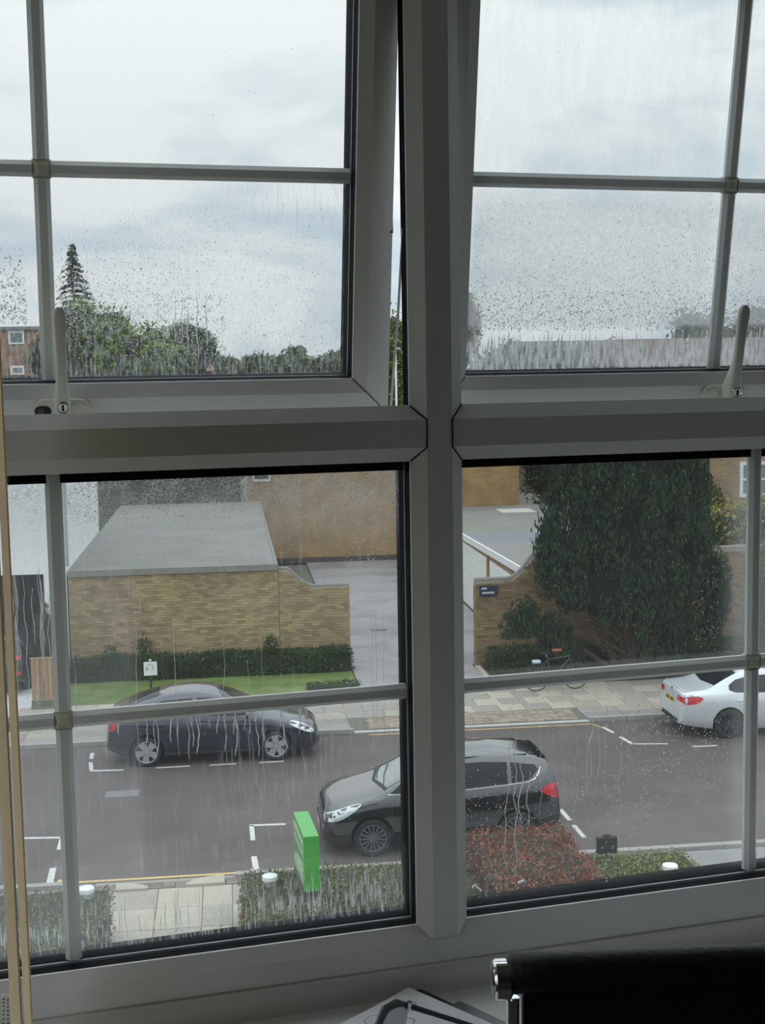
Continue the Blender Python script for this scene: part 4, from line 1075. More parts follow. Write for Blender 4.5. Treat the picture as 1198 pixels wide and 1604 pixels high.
# ------------------------------------------------------------------ black compact people carrier, nose to the left
sp = dict(paint=M_CBLACK, rad=.325, arch=.375, axles=(1.225, -1.265), spokes=15, spokew=(.010, .015), rimf=.72, crown=.055, alloy=mat('grey_alloy', (.20, .20, .21), .4, metal=.6),
  top=[(2.075, .50), (2.06, .66), (1.99, .80), (1.80, .90), (1.45, .99), (1.12, 1.07), (1.0, 1.115), (.45, 1.40), (.15, 1.515), (-.3, 1.59), (-.9, 1.60), (-1.45, 1.555), (-1.78, 1.49), (-1.86, 1.43), (-1.97, 1.15), (-2.03, .98), (-2.07, .80), (-2.075, .45)],
  belt=[(2.075, .46), (1.98, .70), (1.5, .90), (1.0, .985), (0, 1.01), (-1.0, 1.06), (-1.7, 1.13), (-1.95, 1.05), (-2.075, .42)],
  width=[(2.075, .56), (2.02, .70), (1.85, .82), (1.45, .876), (0, .885), (-1.4, .882), (-1.85, .84), (-2.02, .77), (-2.075, .66)],
  roofw=[(2.075, .45), (1.85, .70), (1.3, .79), (1.0, .78), (.45, .66), (-.2, .60), (-1.2, .595), (-1.75, .60), (-1.95, .68), (-2.075, .58)],
  bottom=[(2.075, .24), (1.9, .19), (1.2, .17), (-1.25, .18), (-1.7, .24), (-2.075, .36)])
pc = Car('people_carrier_car', 'black compact people carrier with many-spoked wheels parked by the near hedge', sp, SW(3.70, 20.64), SA+PI)
for v in ('left', 'right'):
    pc.patch('quarter_window', [(.92, 1.06), (.62, 1.065), (.60, 1.20), (.66, 1.24)], v, M_CARGLASS)
    pc.patch('side_window', [(.55, 1.07), (-.28, 1.085), (-.28, 1.47), (.0, 1.455), (.25, 1.40), (.55, 1.27)], v, M_CARGLASS)
    pc.patch('side_window', [(-.36, 1.09), (-1.12, 1.135), (-1.12, 1.46), (-.75, 1.48), (-.36, 1.475)], v, M_CARGLASS)
    pc.patch('quarter_window', [(-1.18, 1.14), (-1.50, 1.19), (-1.66, 1.33), (-1.60, 1.40), (-1.18, 1.455)], v, M_CARGLASS)
    pc.strip('chrome_window_trim', [(.95, 1.045), (.3, 1.055), (-.4, 1.07), (-1.1, 1.115), (-1.45, 1.15), (-1.58, 1.19), (-1.66, 1.27), (-1.70, 1.36)], v, M_CHROME, .011)
    pc.strip('door_seam', [(1.02, .97), (.95, .6), (.85, .30)], v, M_TRIM, .004, .0)
    pc.strip('door_seam', [(-.32, 1.05), (-.32, .6), (-.30, .28)], v, M_TRIM, .004, .0)
    pc.strip('door_handle', [(-.05, .93), (-.25, .94)], v, M_CBLACK, .015, .012)
    pc.strip('door_handle', [(-.95, .98), (-1.15, .99)], v, M_CBLACK, .015, .012)
    pc.patch('headlamp', [(2.03, .66), (1.97, .62), (1.72, .68), (1.42, .90), (1.50, .915), (1.78, .83), (1.98, .74)], v, M_LENS, smoothn=3)
    pc.patch('tail_lamp', [(-2.02, .86), (-1.90, .86), (-1.66, .99), (-1.78, 1.08), (-1.93, 1.10), (-1.99, 1.02)], v, M_REDLAMP, smoothn=2)
    pc.strip('roof_rail', [(.2, 1.50), (-.4, 1.555), (-1.5, 1.53)], v, M_TRIM, .012, .01)
pc.patch('windscreen', [(.95, .64), (1.08, 0), (.95, -.64), (.60, -.62), (.22, -.55), (.10, 0), (.22, .55), (.60, .62)], 'top', mat('windscreen_glass', (.10, .14, .13), .04, spec=1.0, coat=1), step=.12)
pc.strip('wiper', [(.98, .45), (.92, 0), (.80, -.40)], 'top', M_BLACK, .008, .012)
pc.strip('wiper', [(1.05, .0), (1.0, -.35), (.90, -.60)], 'top', M_BLACK, .008, .012)
pc.patch('scuttle', [(1.00, .70), (1.14, 0), (1.00, -.70), (.95, -.66), (1.08, 0), (.95, .66)], 'top', M_TRIM, step=.12)
pc.patch('rear_window', [(-.52, 1.10), (.52, 1.10), (.46, 1.40), (-.46, 1.40)], 'rear', M_CARGLASS, step=.12)
pc.patch('grille', [(-.46, .56), (.46, .56), (.42, .62), (-.42, .62)], 'front', M_CHROME, step=.12)
pc.patch('lower_grille', [(-.40, .30), (.40, .30), (.52, .50), (-.52, .50)], 'front', mat('dark_grille', (.05, .05, .052), .35, metal=.6), step=.12)
bd = pc.patch('badge', [(.07*math.cos(a), .66+.03*math.sin(a)) for a in [2*PI*k/16 for k in range(16)]], 'front', M_CHROME, step=.3, off=.012)
pc.patch('rear_spoiler', [(-1.70, .52), (-1.70, -.52), (-1.84, -.50), (-1.87, 0), (-1.84, .50)], 'top', M_CBLACK, step=.12, off=.02)
pc.plate('front', 0, .42, M_WPLATE); pc.plate('rear', 0, .74, M_YPLATE); pc.mirrors(.68, 1.08, M_CBLACK)

# ------------------------------------------------------------------ silver saloon, tail to the left
sp = dict(paint=M_CSILV, rad=.325, arch=.37, axles=(1.545, -1.265), spokes=10, spokew=(.016, .022), rimf=.74, crown=.045, alloy=mat('dark_alloy', (.06, .06, .065), .4, metal=.6),
  top=[(2.315, .48), (2.30, .60), (2.20, .70), (1.95, .79), (1.4, .90), (.98, .97), (.85, 1.0), (.25, 1.30), (-.05, 1.395), (-.45, 1.43), (-.85, 1.405), (-1.20, 1.30), (-1.62, 1.11), (-1.75, 1.075), (-2.12, 1.045), (-2.22, 1.03), (-2.27, .95), (-2.31, .70), (-2.315, .42)],
  belt=[(2.315, .44), (2.2, .62), (1.6, .82), (.9, .90), (0, .925), (-1.0, .955), (-1.8, .98), (-2.2, .965), (-2.315, .40)],
  width=[(2.315, .62), (2.22, .76), (2.0, .86), (1.5, .90), (0, .903), (-1.3, .912), (-1.8, .88), (-2.15, .83), (-2.28, .75), (-2.315, .68)],
  roofw=[(2.315, .50), (2.0, .74), (1.2, .80), (.9, .78), (.3, .64), (-.3, .58), (-.9, .575), (-1.4, .65), (-1.75, .76), (-2.2, .72), (-2.315, .6)],
  bottom=[(2.315, .22), (2.0, .17), (1.5, .15), (-1.3, .16), (-1.8, .22), (-2.315, .30)])
sl = Car('saloon_car', 'silver white saloon with dark rear window and yellow plate on the right', sp, SW(12.27, 26.45), SA)
for v in ('left', 'right'):
    sl.patch('side_window', [(.72, .965), (-.28, .985), (-.28, 1.33), (.0, 1.325), (.28, 1.24)], v, M_CARGLASS)
    sl.patch('side_window', [(-.35, .985), (-1.10, 1.01), (-1.24, 1.06), (-1.22, 1.15), (-1.05, 1.25), (-.75, 1.315), (-.35, 1.335)], v, M_CARGLASS)
    sl.strip('door_seam', [(.90, .88), (.86, .5), (.80, .28)], v, M_TRIM, .004, .0)
    sl.strip('door_seam', [(-.32, .97), (-.32, .5), (-.30, .26)], v, M_TRIM, .004, .0)
    sl.strip('door_seam', [(-1.10, .97), (-1.02, .75), (-.92, .45)], v, M_TRIM, .004, .0)
    sl.strip('door_handle', [(-.05, .82), (-.25, .825)], v, M_CSILV, .014, .012)
    sl.strip('door_handle', [(-.90, .84), (-1.10, .845)], v, M_CSILV, .014, .012)
    sl.patch('tail_lamp', [(-2.30, .80), (-2.18, .78), (-2.00, .80), (-1.84, .90), (-1.95, .955), (-2.20, .94)], v, M_REDLAMP, smoothn=2)
    sl.patch('headlamp', [(2.24, .60), (2.10, .58), (1.85, .68), (1.80, .74), (2.05, .70)], v, M_LENS, smoothn=2)
for s_ in (-1, 1):
    sl.patch('tail_lamp', [(s_*.42, .83), (s_*.72, .80), (s_*.76, .92), (s_*.44, .93)], 'rear', M_REDLAMP, step=.08)
    sl.strip('exhaust_pipe', [(s_*.50, .33), (s_*.44, .33)], 'rear', M_STEEL, .03, .0)
sl.patch('windscreen', [(.82, .66), (.92, 0), (.82, -.66), (.50, -.60), (.08, -.52), (0, 0), (.08, .52), (.50, .60)], 'top', M_CARGLASS, step=.12)
sl.patch('rear_window', [(-.98, .49), (-.94, 0), (-.98, -.49), (-1.30, -.56), (-1.52, -.60), (-1.60, 0), (-1.52, .60), (-1.30, .56)], 'top', M_CARGLASS, step=.12)
sl.patch('bumper_insert', [(-.62, .30), (.62, .30), (.55, .40), (-.55, .40)], 'rear', M_TRIM, step=.12)
sl.strip('boot_spoiler', [(-2.16, -.66), (-2.20, -.3), (-2.21, 0), (-2.20, .3), (-2.16, .66)], 'top', M_CSILV, .018, .008)
sl.patch('grille', [(-.35, .42), (.35, .42), (.35, .62), (-.35, .62)], 'front', M_TRIM, step=.12)
sl.patch('badge', [(.04*math.cos(a), .98+.022*math.sin(a)) for a in [2*PI*k/14 for k in range(14)]], 'rear', M_STEEL, step=.3, off=.010)
pl = sl.plate('rear', 0, .76, M_YPLATE)
for i, w in enumerate((.045, .04, .03, .045, 0, .045, .04, .045)):                 # unreadable dark characters on the plate
    if w: y = .205-.058*i; sl.patch('plate_mark', [(y-w/2, .728), (y+w/2, .728), (y+w/2, .792), (y-w/2, .792)], 'rear', M_BLACK, parent=pl, off=.016, step=.3)
sl.mirrors(.66, .98, M_CSILV)

# ------------------------------------------------------------------ dark car under the white house
sp = dict(paint=M_CGREY, rad=.34, arch=.39, axles=(1.30, -1.32), spokes=10, spokew=(.018, .024), rimf=.70, crown=.05, alloy=mat('dark_alloy', (.06, .06, .065), .4),
  top=[(2.2, .5), (2.15, .80), (1.9, .95), (1.2, 1.08), (.95, 1.14), (.35, 1.50), (0, 1.60), (-.6, 1.64), (-1.4, 1.60), (-1.85, 1.52), (-2.0, 1.25), (-2.12, 1.0), (-2.18, .8), (-2.2, .48)],
  belt=[(2.2, .46), (2.0, .82), (1.2, 1.0), (0, 1.04), (-1.5, 1.10), (-2.0, 1.06), (-2.2, .45)],
  width=[(2.2, .62), (2.1, .78), (1.8, .88), (0, .91), (-1.7, .90), (-2.05, .84), (-2.2, .74)],
  roofw=[(2.2, .5), (1.8, .76), (1.0, .80), (.4, .68), (-.5, .62), (-1.8, .62), (-2.0, .70), (-2.2, .62)],
  bottom=[(2.2, .28), (1.3, .2), (-1.3, .2), (-2.2, .40)])
dk = Car('estate_car', 'charcoal car with red tail lamps parked under the white house', sp, SW(-5.98, 34.50), SA+PI/2)
for v in ('left', 'right'):
    dk.patch('side_window', [(.60, 1.10), (-.30, 1.12), (-.30, 1.48), (.1, 1.46)], v, M_CARGLASS)
    dk.patch('side_window', [(-.38, 1.12), (-1.5, 1.17), (-1.55, 1.42), (-.38, 1.49)], v, M_CARGLASS)
for s_ in (-1, 1):
    dk.patch('tail_lamp', [(s_*.48, .98), (s_*.76, .96), (s_*.80, 1.07), (s_*.50, 1.07)], 'rear', M_REDLAMP, step=.08)
    dk.patch('reflector', [(s_*.66, .58), (s_*.78, .58), (s_*.78, .68), (s_*.66, .68)], 'rear', M_REDLAMP, step=.1)
dk.patch('rear_window', [(-.58, 1.14), (.58, 1.14), (.5, 1.46), (-.5, 1.46)], 'rear', M_CARGLASS, step=.12)
dk.patch('windscreen', [(.88, .66), (.98, 0), (.88, -.66), (.30, -.58), (.20, 0), (.30, .58)], 'top', M_CARGLASS, step=.12)
dk.plate('rear', 0, .82, M_WPLATE)
# ================================================================== PLANTS
RG = random.Random(21)
def rdir():
    while True:
        v = Vector((RG.uniform(-1, 1), RG.uniform(-1, 1), RG.uniform(-1, 1)))
        if .05 < v.length < 1: return v.normalized()
def leaf_quads(pts, size, aspect=.5, up=None, spread=1.0, vs=None, fs=None):
    """one small rhombic leaf per (position, outward direction)"""
    vs = [] if vs is None else vs; fs = [] if fs is None else fs
    for p, n in pts:
        s = size*RG.uniform(.6, 1.35)
        a = (n*.6+rdir()*spread); 
        if up: a = (Vector((0, 0, 1))*up+n*.35+rdir()*spread*.6)
        a.normalize(); b = a.cross(n+rdir()*.6)
        if b.length < 1e-3: b = a.orthogonal()
        b.normalize(); k = len(vs); w = s*aspect
        vs += [p-a*s*.5, p+b*w*.5, p+a*s*.5, p-b*w*.5]; fs.append((k, k+1, k+2, k+3))
    return vs, fs
def green(name, vs, fs, m, parent, stuff=True):
    o = link(name, raw_mesh(name, [tuple(p) for p in vs], fs, m), parent)
    if stuff: o['kind'] = 'stuff'
    return o
def lumpy(c, r, seed, amp=.15, nu=14, nv=9):
    vs, fs = ellip((0, 0, 0), (1, 1, 1), nu, nv); out = []
    for v in vs:
        d = Vector(v); f = 1+amp*math.sin(d.x*5+seed)*math.cos(d.y*4-seed*1.7)+amp*.6*math.sin(d.z*7+seed*2)
        out.append((c[0]+d.x*r[0]*f, c[1]+d.y*r[1]*f, c[2]+d.z*r[2]*f))
    return out, fs
def blob_pts(c, r, n, lo=-1.0, jit=.12):
    out = []
    for _ in range(n):
        d = rdir()
        while d.z < lo: d = rdir()
        k = 1+RG.gauss(0, jit)
        out.append((Vector((c[0]+d.x*r[0]*k, c[1]+d.y*r[1]*k, c[2]+d.z*r[2]*k)), d))
    return out
def hedge(name, label, loc, L, Wd, h, m, core, n, leaf=.05, cat='hedge', bulge=.06, group=None):
    """clipped hedge: L along u, Wd along v, leaves over top and sides of a dark core"""
    r = thing(name, label, cat, SW(loc[0], loc[1], 0), SA, group)
    a, b = L/2, Wd/2; pts = []; ar = [L*Wd, L*h*.9, L*h*.3, Wd*h*.5, Wd*h*.5]; tot = sum(ar)
    for f, q in enumerate(ar):
        for _ in range(int(n*q/tot)):
            x, y, z = RG.uniform(-a, a), RG.uniform(-b, b), RG.uniform(.03, h)
            j = RG.gauss(0, .025)+bulge*.5*math.sin(x*3.1+y*2)*math.sin(z*5+x)
            if f == 0: e = max(0, abs(x)/a-.8)+max(0, abs(y)/b-.8); p = (x, y, h+j-e*.35*h*.3); nn = Vector((0, 0, 1))
            elif f == 1: p = (x, -b+j, z); nn = Vector((0, -1, .2))
            elif f == 2: p = (x, b+j, z); nn = Vector((0, 1, .2))
            elif f == 3: p = (-a+j, y, z); nn = Vector((-1, 0, .2))
            else: p = (a+j, y, z); nn = Vector((1, 0, .2))
            pts.append((Vector(p), nn))
    vs, fs = leaf_quads(pts, leaf, .55)
    MB().box(-a+.03, a-.03, -b+.03, b-.03, 0, h-.03).build('twig_core', core, r, bevel=.04)
    green('foliage', vs, fs, m, r)
    return r
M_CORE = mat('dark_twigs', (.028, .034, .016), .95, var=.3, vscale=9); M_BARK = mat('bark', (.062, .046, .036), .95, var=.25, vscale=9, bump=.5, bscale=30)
M_H1 = leaf_mat('olive_hedge_leaf', (.13, .14, .05), (.17, .185, .06), (.20, .10, .05), 2.2)
M_H2 = leaf_mat('dark_hedge_leaf', (.035, .065, .022), (.06, .10, .03))
M_H3 = leaf_mat('grey_green_hedge_leaf', (.14, .15, .08), (.19, .20, .09), (.18, .12, .07), 2.5)
M_H4 = leaf_mat('yellow_green_leaf', (.20, .22, .05), (.28, .27, .05), (.38, .22, .06), .8)
M_RED = leaf_mat('red_shrub_leaf', (.20, .045, .035), (.26, .10, .06), (.11, .10, .05), 3.0)
M_H5 = leaf_mat('lime_hedge_leaf', (.20, .235, .06), (.25, .28, .08), (.15, .18, .05), 2.5)
# near gardens
hedge('clipped_hedge', 'clipped olive hedge left of the front path', (-3.65, 16.15), 4.0, 2.35, .75, M_H3, M_CORE, 9000, .055)
hedge('clipped_hedge', 'clipped olive hedge around the green sign box', (1.955, 16.25), 3.41, 2.75, .75, M_H1, M_CORE, 11000, .055)
hedge('red_shrub', 'red leaved shrub beside the black car', (4.46, 16.50), 1.54, 2.6, 1.10, M_RED, M_CORE, 9000, .062, 'shrub', .14)
hedge('clipped_hedge', 'bright green low hedge with the black lamp in it', (6.18, 16.05), 1.72, 2.80, .74, M_H5, M_CORE, 7000, .05)
# hedges across the street
hedge('low_hedge', 'dark low hedge along the foot of the yellow brick wall', (-.35, 33.74), 7.5, .66, .62, M_H2, M_CORE, 12000, .07, bulge=.14)
hedge('edging_hedge', 'tiny dark hedge edging the lawn by the driveway', (2.75, 31.55), 1.35, .28, .20, M_H2, M_CORE, 800, .06)
hedge('low_hedge', 'dark hedge beneath the cypress along the brown wall', (9.6, 32.75), 5.0, .80, .62, M_H2, M_CORE, 9000, .07, bulge=.14)
hedge('low_hedge', 'dark hedge right of the cypress trunks', (13.6, 32.75), 2.6, .80, .60, M_H2, M_CORE, 5000, .07, bulge=.14)
hedge('tall_hedge', 'tall dark hedge behind the flat garage roof', (-2.75, 54.0), 7.0, 1.8, 5.3, leaf_mat('tall_hedge_leaf', (.05, .085, .022), (.09, .13, .035), (.13, .16, .05), .9), M_CORE, 7000, .16, bulge=.3)
# thin bare-stemmed shrubs against the yellow wall
for i, (u, h) in enumerate(((-2.15, .95), (-3.05, .75), (1.25, .85))):
    r = thing('young_shrub', ('thin shrub standing up by the white notice', 'thin shrub left of the white notice', 'small shrub standing above the dark low hedge')[i], 'shrub', SW(u, 33.55, 0), SA)
    MB().tube([(0, 0, 0), (.03, 0, h*.6), (0, .02, h)], [.03, .02, .01], 6).build('stem', M_BARK, r)
    vs, fs = leaf_quads(blob_pts((0, 0, h), (.18, .14, .22), 260, -1, .2), .08, .5); green('foliage', vs, fs, M_H2, r)
r = thing('conifer_shrub', 'dark upright conifer beside the white house pier', 'shrub', SW(-4.70, 33.3, 0), SA)
MB().tube([(0, 0, 0), (0, 0, 1.0)], .05, 6).build('trunk', M_BARK, r); MB().add(*lumpy((0, 0, 1.05), (.26, .26, .95), 2)).build('twig_core', M_CORE, r, smooth=True)
vs, fs = leaf_quads(blob_pts((0, 0, 1.05), (.32, .32, 1.02), 1600, -1, .1), .11, .35, up=1.2); green('foliage', vs, fs, M_H2, r)

# ------------------------------------------------------------------ the great cypress
M_CYP = leaf_mat('cypress_spray', (.026, .050, .030), (.042, .072, .036), (.055, .080, .035), 1.1, .45, .8, .15)
cy = thing('cypress_tree', 'huge dark green cypress in front of the brown brick wall', 'tree', SW(10.69, 31.62, 0), SA)
prof = curve([(.75, 1.2), (1.1, 2.0), (1.7, 2.40), (2.6, 2.52), (3.6, 2.42), (4.6, 2.25), (5.6, 1.9), (6.6, 1.35), (7.6, .35)])
vs, fs = [], []; cs, cf_ = [], []
for i in range(520):
    z = .85+6.6*RG.random()**1.1; a = RG.uniform(0, 2*PI); rr = prof(z)*(.86+.10*math.sin(3*a+z*1.3)+RG.uniform(-.05, .08))
    xx = rr*math.cos(a)
    if z < (1.15+max(0, -xx-.6)*.85 if xx < 0 else 1.15-min(.35, xx*.3)): continue
    c = (rr*math.cos(a), rr*math.sin(a)*.50, z); rad = (RG.uniform(.16, .30), RG.uniform(.16, .30), RG.uniform(.36, .70))
    pts = []
    for _ in range(135):
        d = rdir(); pts.append((Vector((c[0]+d.x*rad[0], c[1]+d.y*rad[1], c[2]+d.z*rad[2])), (d+Vector((math.cos(a), math.sin(a), .3))*.5).normalized()))
    leaf_quads(pts, .135, .34, up=1.2, spread=.9, vs=vs, fs=fs)
green('foliage', vs, fs, M_CYP, cy)
core = MB()
for zc, k in ((2.6, .70), (3.6, .74), (4.6, .74), (5.6, .70), (6.5, .6)):
    core.add(*lumpy((0, 0, zc), (prof(zc)*k, prof(zc)*k*.5, 1.1), zc))
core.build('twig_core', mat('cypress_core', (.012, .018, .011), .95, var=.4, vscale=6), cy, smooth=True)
for i, (a, t) in enumerate(((-.55, -.9), (-.25, -.3), (.02, .1), (.30, .5), (.50, 1.0), (-.05, -.5))):
    MB().tube([(a*.7, -.15+.05*(i % 3), 0), (a, -.12, .6), (a+t*.35, -.08, 1.3), (a+t*.9, 0, 2.2)], [.13, .10, .08, .05], 8).build('trunk', M_BARK, cy, smooth=True)
tw = MB()
for i in range(60):
    x = RG.uniform(-2.4, -.4); z = RG.uniform(.9, 1.9); tw.tube([(x+.9, -.1, z-.5), (x+.3, RG.uniform(-.4, 0), z-.1), (x-.1, RG.uniform(-.5, .1), z+RG.uniform(-.1, .4))], [.022, .014, .005], 4)
tw.build('dead_twigs', mat('dead_twig', (.12, .075, .05), .95), cy)['kind'] = 'stuff'
vs, fs = [], []
for i in range(34):
    t = i/33; c = (-3.35+1.55*t+RG.uniform(-.2, .2), -.55+RG.uniform(-.15, .15), 1.95-.95*t+RG.uniform(-.35, .35))
    leaf_quads([(Vector((c[0]+d.x*.2, c[1]+d.y*.2, c[2]+d.z*.33)), d) for d in (rdir() for _ in range(90))], .15, .30, up=1.3, spread=.8, vs=vs, fs=fs)
green('side_spray', vs, fs, M_CYP, cy)
MB().tube([(-.5, -.2, .25), (-1.5, -.45, .9), (-2.6, -.55, 1.4), (-3.3, -.55, 1.9)], [.06, .045, .03, .012], 6).build('side_branch', M_BARK, cy, smooth=True)

# ------------------------------------------------------------------ other trees
def tree(name, label, u, v, ztop, rx, rz, m, n, leaf, trunk=.22, lumps=7, group=None, seed=1, cat='tree', low=-.8, vn=None):
    if vn: k = (vn+1.48)/(v+1.48); u = .23+(u-.23)*k; ztop = 8.15+(ztop-8.15)*k; rx *= k; rz *= k; leaf *= k; v = vn
    r = thing(name, label, cat, SW(u, v, 0), SA, group)
    MB().tube([(0, 0, 0), (.1, 0, ztop-rz*1.2), (0, 0, ztop-rz*.6)], [trunk, trunk*.7, trunk*.3], 8).build('trunk', M_BARK, r, smooth=True)
    zc = ztop-rz; vs, fs = [], []; cm = MB()
    blobs = [((0, 0, zc), (rx*.72, rx*.72, rz*.78))]
    for k in range(lumps):
        a = 2*PI*k/lumps+seed; q = RG.uniform(.35, .6); zz_ = RG.uniform(-.45, .45)
        blobs.append(((rx*q*math.cos(a), rx*q*math.sin(a), zc+rz*zz_), (rx*.48, rx*.48, rz*.50)))
    for c, rr in blobs:
        cm.add(*lumpy(c, tuple(x*.84 for x in rr), seed+c[0]))
        leaf_quads(blob_pts(c, rr, n//(lumps+1), low, .14), leaf, .6, vs=vs, fs=fs)
    cm.build('crown_core', M_CORE, r, smooth=True); green('foliage', vs, fs, m, r)
    return r
M_T1 = leaf_mat('spring_green_leaf', (.13, .19, .035), (.20, .27, .045), (.09, .14, .03), .35); M_T2 = leaf_mat('dark_tree_leaf', (.055, .08, .028), (.09, .115, .04), None, .5)
M_T3 = leaf_mat('far_tree_leaf', (.10, .13, .06), (.13, .165, .075), None, .3); M_CON = leaf_mat('far_conifer_leaf', (.035, .055, .035), (.055, .075, .045), None, .5)
tree('broadleaf_tree', 'bright green tree right of the left window handle', -5.1, 80, 11.9, 2.5, 2.9, M_T1, 7000, .22, seed=2, vn=76)
tree('broadleaf_tree', 'mid green tree behind the left window handle', -8.0, 84, 13.2, 2.6, 3.2, M_T1, 7000, .23, seed=3, vn=83)
tree('broadleaf_tree', 'dark tree right of the bright green one on the left', -2.2, 92, 12.5, 2.0, 2.6, M_T2, 5000, .20, seed=4)
tree('broadleaf_tree', 'small green tree by the far left house', -11.0, 86, 11.2, 1.5, 2.0, M_T2, 3000, .2, seed=5, vn=78)
tree('broadleaf_tree', 'low yellow green tree under the dark one', -3.2, 78, 10.2, 1.6, 1.6, M_T1, 3000, .2, seed=6, vn=70)
for i, (u, zt, rx) in enumerate(((.6, 10.6, 1.9), (4.2, 10.9, 2.2), (7.6, 11.3, 2.4), (10.4, 10.4, 1.8), (13.2, 11.2, 2.2))):
    tree('distant_tree', ('first', 'second', 'third', 'fourth', 'fifth')[i]+' small skyline tree from the left over the terrace roof', u, 145, zt, rx, 1.9, M_T3, 900, .5, .15, 4, 'skyline trees over the terrace', 7+i, vn=(137, 143, 136, 142, 135)[i])
tree('broadleaf_tree', 'leafy green tree glimpsed through the open sash gap', 8.4, 68, 11.9, 2.2, 3.6, M_T1, 5000, .20, seed=8)
tree('broadleaf_tree', 'tall green tree at left of the misted right sash', 13.3, 72, 13.2, 1.5, 3.0, M_T2, 5000, .18, seed=9)
for i, (u, zt, rx, vv) in enumerate(((17.5, 10.3, 2.6, 80), (21.5, 10.0, 2.6, 80), (31.0, 12.0, 2.2, 80), (35, 12.6, 2.8, 80), (38.5, 10.8, 2.4, 80), (25, 10.1, 2.2, 80), (28.2, 10.2, 2.0, 80))):
    tree('distant_tree', ('first', 'second', 'fifth', 'sixth', 'seventh', 'third', 'fourth')[i]+' tree from the left behind the misted right sash', u, vv, zt, rx, 2.4, M_T2, 1300, .36, .2, 5, 'trees behind the right sash', 17+i, vn=(80, 74, 79, 72, 80, 79, 73)[i])
# tall far conifer with drooping tiers
r = thing('conifer_tree', 'tall dark conifer spire above the left trees', 'tree', SW(-11.1, 102, 0), SA)
MB().tube([(0, 0, 0), (0, 0, 18.1)], [.3, .04], 8).build('trunk', M_BARK, r, smooth=True); vs, fs = [], []
z = 8.0
while z < 18.2:
    R1 = 3.4*(18.5-z)/10+.12
    for k in range(11):
        a = RG.uniform(0, 2*PI); L_ = R1*RG.uniform(.7, 1.1); d = Vector((math.cos(a), math.sin(a), 0))
        pts = [(d*(L_*t)+Vector((RG.uniform(-.08, .08), RG.uniform(-.08, .08), z-.45*t*t+.18*t+RG.uniform(-.08, .08))), d) for t in [RG.random() for _ in range(22)]]
        leaf_quads(pts, .30, .35, vs=vs, fs=fs)
    z += .42
green('foliage', vs, fs, M_CON, r)
# shrubs at the right
r = thing('garden_shrub', 'yellow green shrub behind the brown wall at right', 'shrub', SW(17.0, 38.6, 0), SA)
MB().tube([(0, 0, 0), (0, 0, 2.4)], [.10, .05], 6).build('trunk', M_BARK, r); vs, fs = [], []; cm = MB()
for c, rr in (((-.9, 0, 3.05), (.85, .7, .75)), ((.4, 0, 3.3), (.95, .8, .75)), ((1.6, 0, 3.5), (1.0, .8, .85)), ((2.7, .1, 3.1), (1.0, .8, .9)), ((0, 0, 2.4), (1.3, .8, .9))):
    leaf_quads(blob_pts(c, rr, 800, -1, .16), .15, .6, vs=vs, fs=fs); cm.add(*lumpy(c, tuple(q*.8 for q in rr), c[0]))
cm.build('twig_core', M_CORE, r, smooth=True); green('foliage', vs, fs, M_H4, r)
r = thing('climbing_shrub', 'dark climber on the drainpipe of the brown house', 'shrub', SW(18.0, 45.2, 0), SA)
MB().tube([(0, 0, 0), (.05, .2, 2.2), (.05, .3, 3.6)], [.06, .04, .02], 6).build('stem', M_BARK, r); vs, fs = leaf_quads(blob_pts((0, 0, 2.9), (.5, .3, .95), 700, -1, .15), .14, .6); green('foliage', vs, fs, M_T2, r)
r = thing('garden_shrub', 'green shrub hanging over the brown wall by the glazing bar', 'shrub', SW(15.1, 32.72, 0), SA)
MB().tube([(0, 0, 0), (0, 0, 2.2)], [.08, .03], 6).build('stem', M_BARK, r); vs, fs = leaf_quads(blob_pts((0, 0, 1.9), (.55, .36, 1.5), 2200, -1, .10), .12, .6); green('foliage', vs, fs, leaf_mat('ivy_leaf', (.10, .14, .04), (.16, .20, .05)), r)
r = thing('garden_tree', 'dark evergreen tree between the brick building and the cypress', 'tree', SW(15.7, 58.6, 0), SA)
MB().tube([(0, 0, 0), (0, 0, 4)], [.2, .1], 6).build('trunk', M_BARK, r); MB().add(*lumpy((0, 0, 4.2), (1.6, 1.4, 2.3), 3)).build('crown_core', M_CORE, r, smooth=True)
vs, fs = leaf_quads(blob_pts((0, 0, 4.2), (1.9, 1.7, 2.6), 2600, -1, .12), .2, .6); green('foliage', vs, fs, M_H2, r)

# ================================================================== SMALL THINGS OUTSIDE
# green illuminated sign box on its plinth
M_GRN = mat('green_acrylic', (.055, .38, .04), .3, coat=.4)
gb = thing('sign_box', 'tall bright green sign box standing in the olive hedge', 'sign', SW(1.19, 16.81, 0), SA+math.radians(4.5))
MB().box(-.11, .11, -.54, .54, .90, 1.70).build('case', M_GRN, gb, bevel=.006)
for y in (-.35, .35): MB().box(-.04, .04, y-.04, y+.04, 0, .90).build('post', M_STEEL, gb)
MB().box(-.118, -.110, -.49, .49, 1.38, 1.60).build('pale_panel', mat('pale_green_panel', (.45, .62, .42), .4), gb)
pn = MB().box(-.116, -.110, -.46, .10, .97, 1.17).build('pale_panel', mat('pale_green_panel', (.45, .62, .42), .4), gb)
for k in range(7): MB().box(-.121, -.118, -.44+.13*k, -.44+.13*k+.085, 1.45, 1.55).build('lettering_mark', mat('grey_lettering', (.22, .34, .20), .5), gb)
